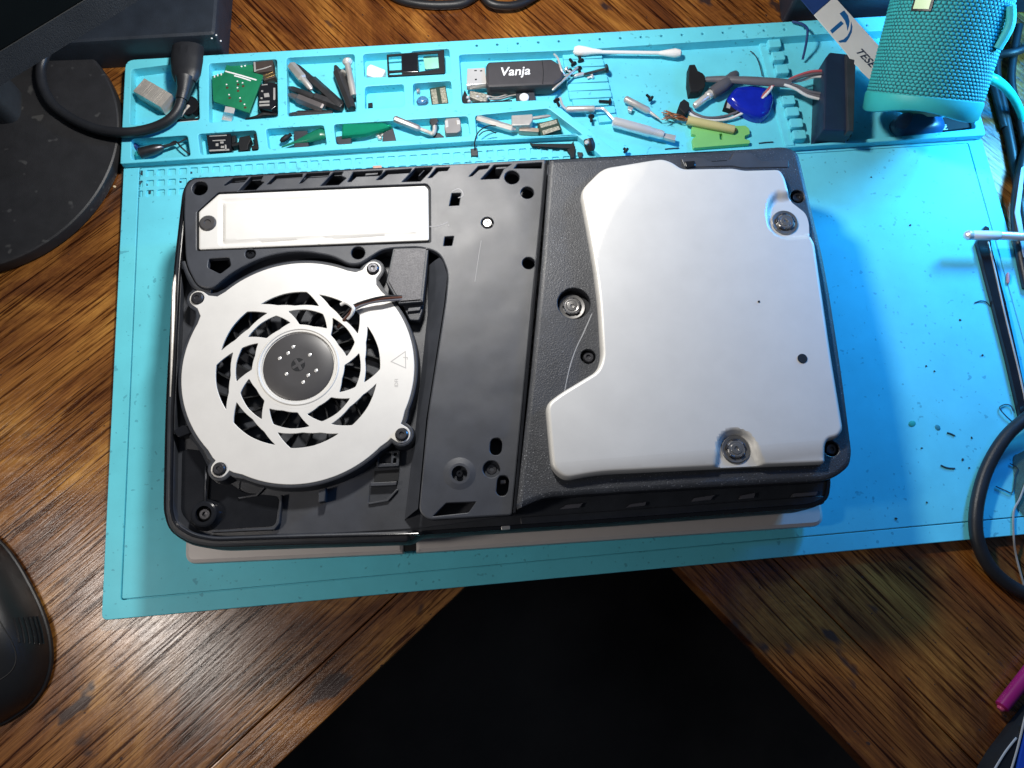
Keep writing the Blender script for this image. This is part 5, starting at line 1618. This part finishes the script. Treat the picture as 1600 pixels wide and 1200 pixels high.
# pink pen and the corner object, lower right
pk = thing('magenta_pen', 'magenta pen on the wood at the lower right', 'pen', P3(1590, 1080, ZD))
emit('barrel', rod((1564, 1106), (1640, 1010), 0, [(0, 2.4), (.02, 3.6), (.9, 3.9), (1, 3.6)], 18), MAGENTA, pk)
emit('end_plug', rod((1562, 1109), (1566, 1104), 0, [(0, 1.4), (.3, 2.0), (1, 2.4)], 14), M('pink_plastic', (.55, .08, .22), .3), pk)
cn = thing('black_case', 'black case with pale piping and blue panel in the lower right corner', 'case', P3(1600, 1180, ZD))
emit('case_body', slab([(1545, 1215), (1566, 1180), (1596, 1140), (1625, 1105), (1680, 1105), (1680, 1230)], ZD + .3, 8, 2, 1), BLKD, cn)
emit('piping', tube([P3(1548, 1212, 8.4), P3(1570, 1176, 8.4), P3(1588, 1153, 8.4)], .55, 6), PRINTG, cn)
emit('piping', tube([P3(1577, 1212, 9), P3(1589, 1172, 9), P3(1598, 1135, 9), P3(1604, 1110, 9)], .55, 6), PRINTG, cn)
emit('blue_panel', slab([(1587, 1215), (1594, 1180), (1604, 1140), (1660, 1140), (1660, 1215)], 7, 9.6, 1, .4), BLUEB, cn)

# ---------------- crumbs and lint on the mat
CR = ['pinhead crumb below the tray corner on the blue lit mat', 'dark crumb halfway between speaker and console corner', 'crumb right of the console beside its shadow', 'crumb just left of the black strap', 'crumb in the middle of the open right part of the mat', 'crumb between the console and the pen shadow',
      'crumb right of the short fibre below the green fleck', 'crumb left of the longer dark fibre', 'lowest crumb near the front groove of the mat', 'crumb at the foot of the console shadow', 'crumb right of the longer dark fibre', 'crumb nearest the thick cable loop']
for lab, (u, v) in zip(CR, ((1361, 277), (1422, 352), (1460, 580), (1535, 555), (1447, 572), (1500, 500), (1518, 684), (1440, 700), (1448, 785), (1400, 810), (1504, 718), (1514, 731))):
    c = P(u, v, 0)
    emit('crumb', dome(c[0], c[1], RND.uniform(.5, .9), RND.uniform(.4, .7), .6, .05, 2, 7, 3, RND.uniform(0, 3)), LINT, label=lab, cat='crumb', group='dark crumbs on the mat')
emit('green_fleck', dome(*P(1425, 662, 0), 2.4, 1.8, .5, .05, 2, 9, 3, .4), M('green_fleck', (.02, .35, .30), .6), label='green fleck at the edge of the console shadow', cat='fleck')
emit('green_fleck', dome(*P(1465, 668, 0), 1.6, 1.9, .4, .05, 2, 8, 3, .4), M('teal_fleck', (.03, .22, .28), .6), label='dull teal fleck right of the green fleck', cat='fleck')
for q, lab in ((([(1480, 676), (1486, 678), (1492, 681)]), 'short dark fibre below the green fleck'), (([(1470, 727), (1480, 731), (1492, 732)]), 'longer dark fibre on the lower right mat')):
    emit('fibre', tube([P3(u, v, .3) for u, v in q], .5, 5), LINT, label=lab, cat='fibre')
for u, v, w in ((62, 272, 1.2), (63, 305, 1.0), (25, 372, 2.2), (60, 355, 2.0)):
    c = P(u, v, ZD + 10)
    emit('paint_chip', dome(c[0], c[1], w, w * .6, .4, ZD + 8.9, 2, 8, 3, .9), M('pale_chip', (.42, .40, .36), .7), mon)
emit('wood_chip', dome(*P(179, 292, ZD), 1.0, .9, .8, ZD, 2, 7, 3), M('cream_chip', (.75, .62, .42), .6), label='cream chip on the wood left of the mat', cat='chip')
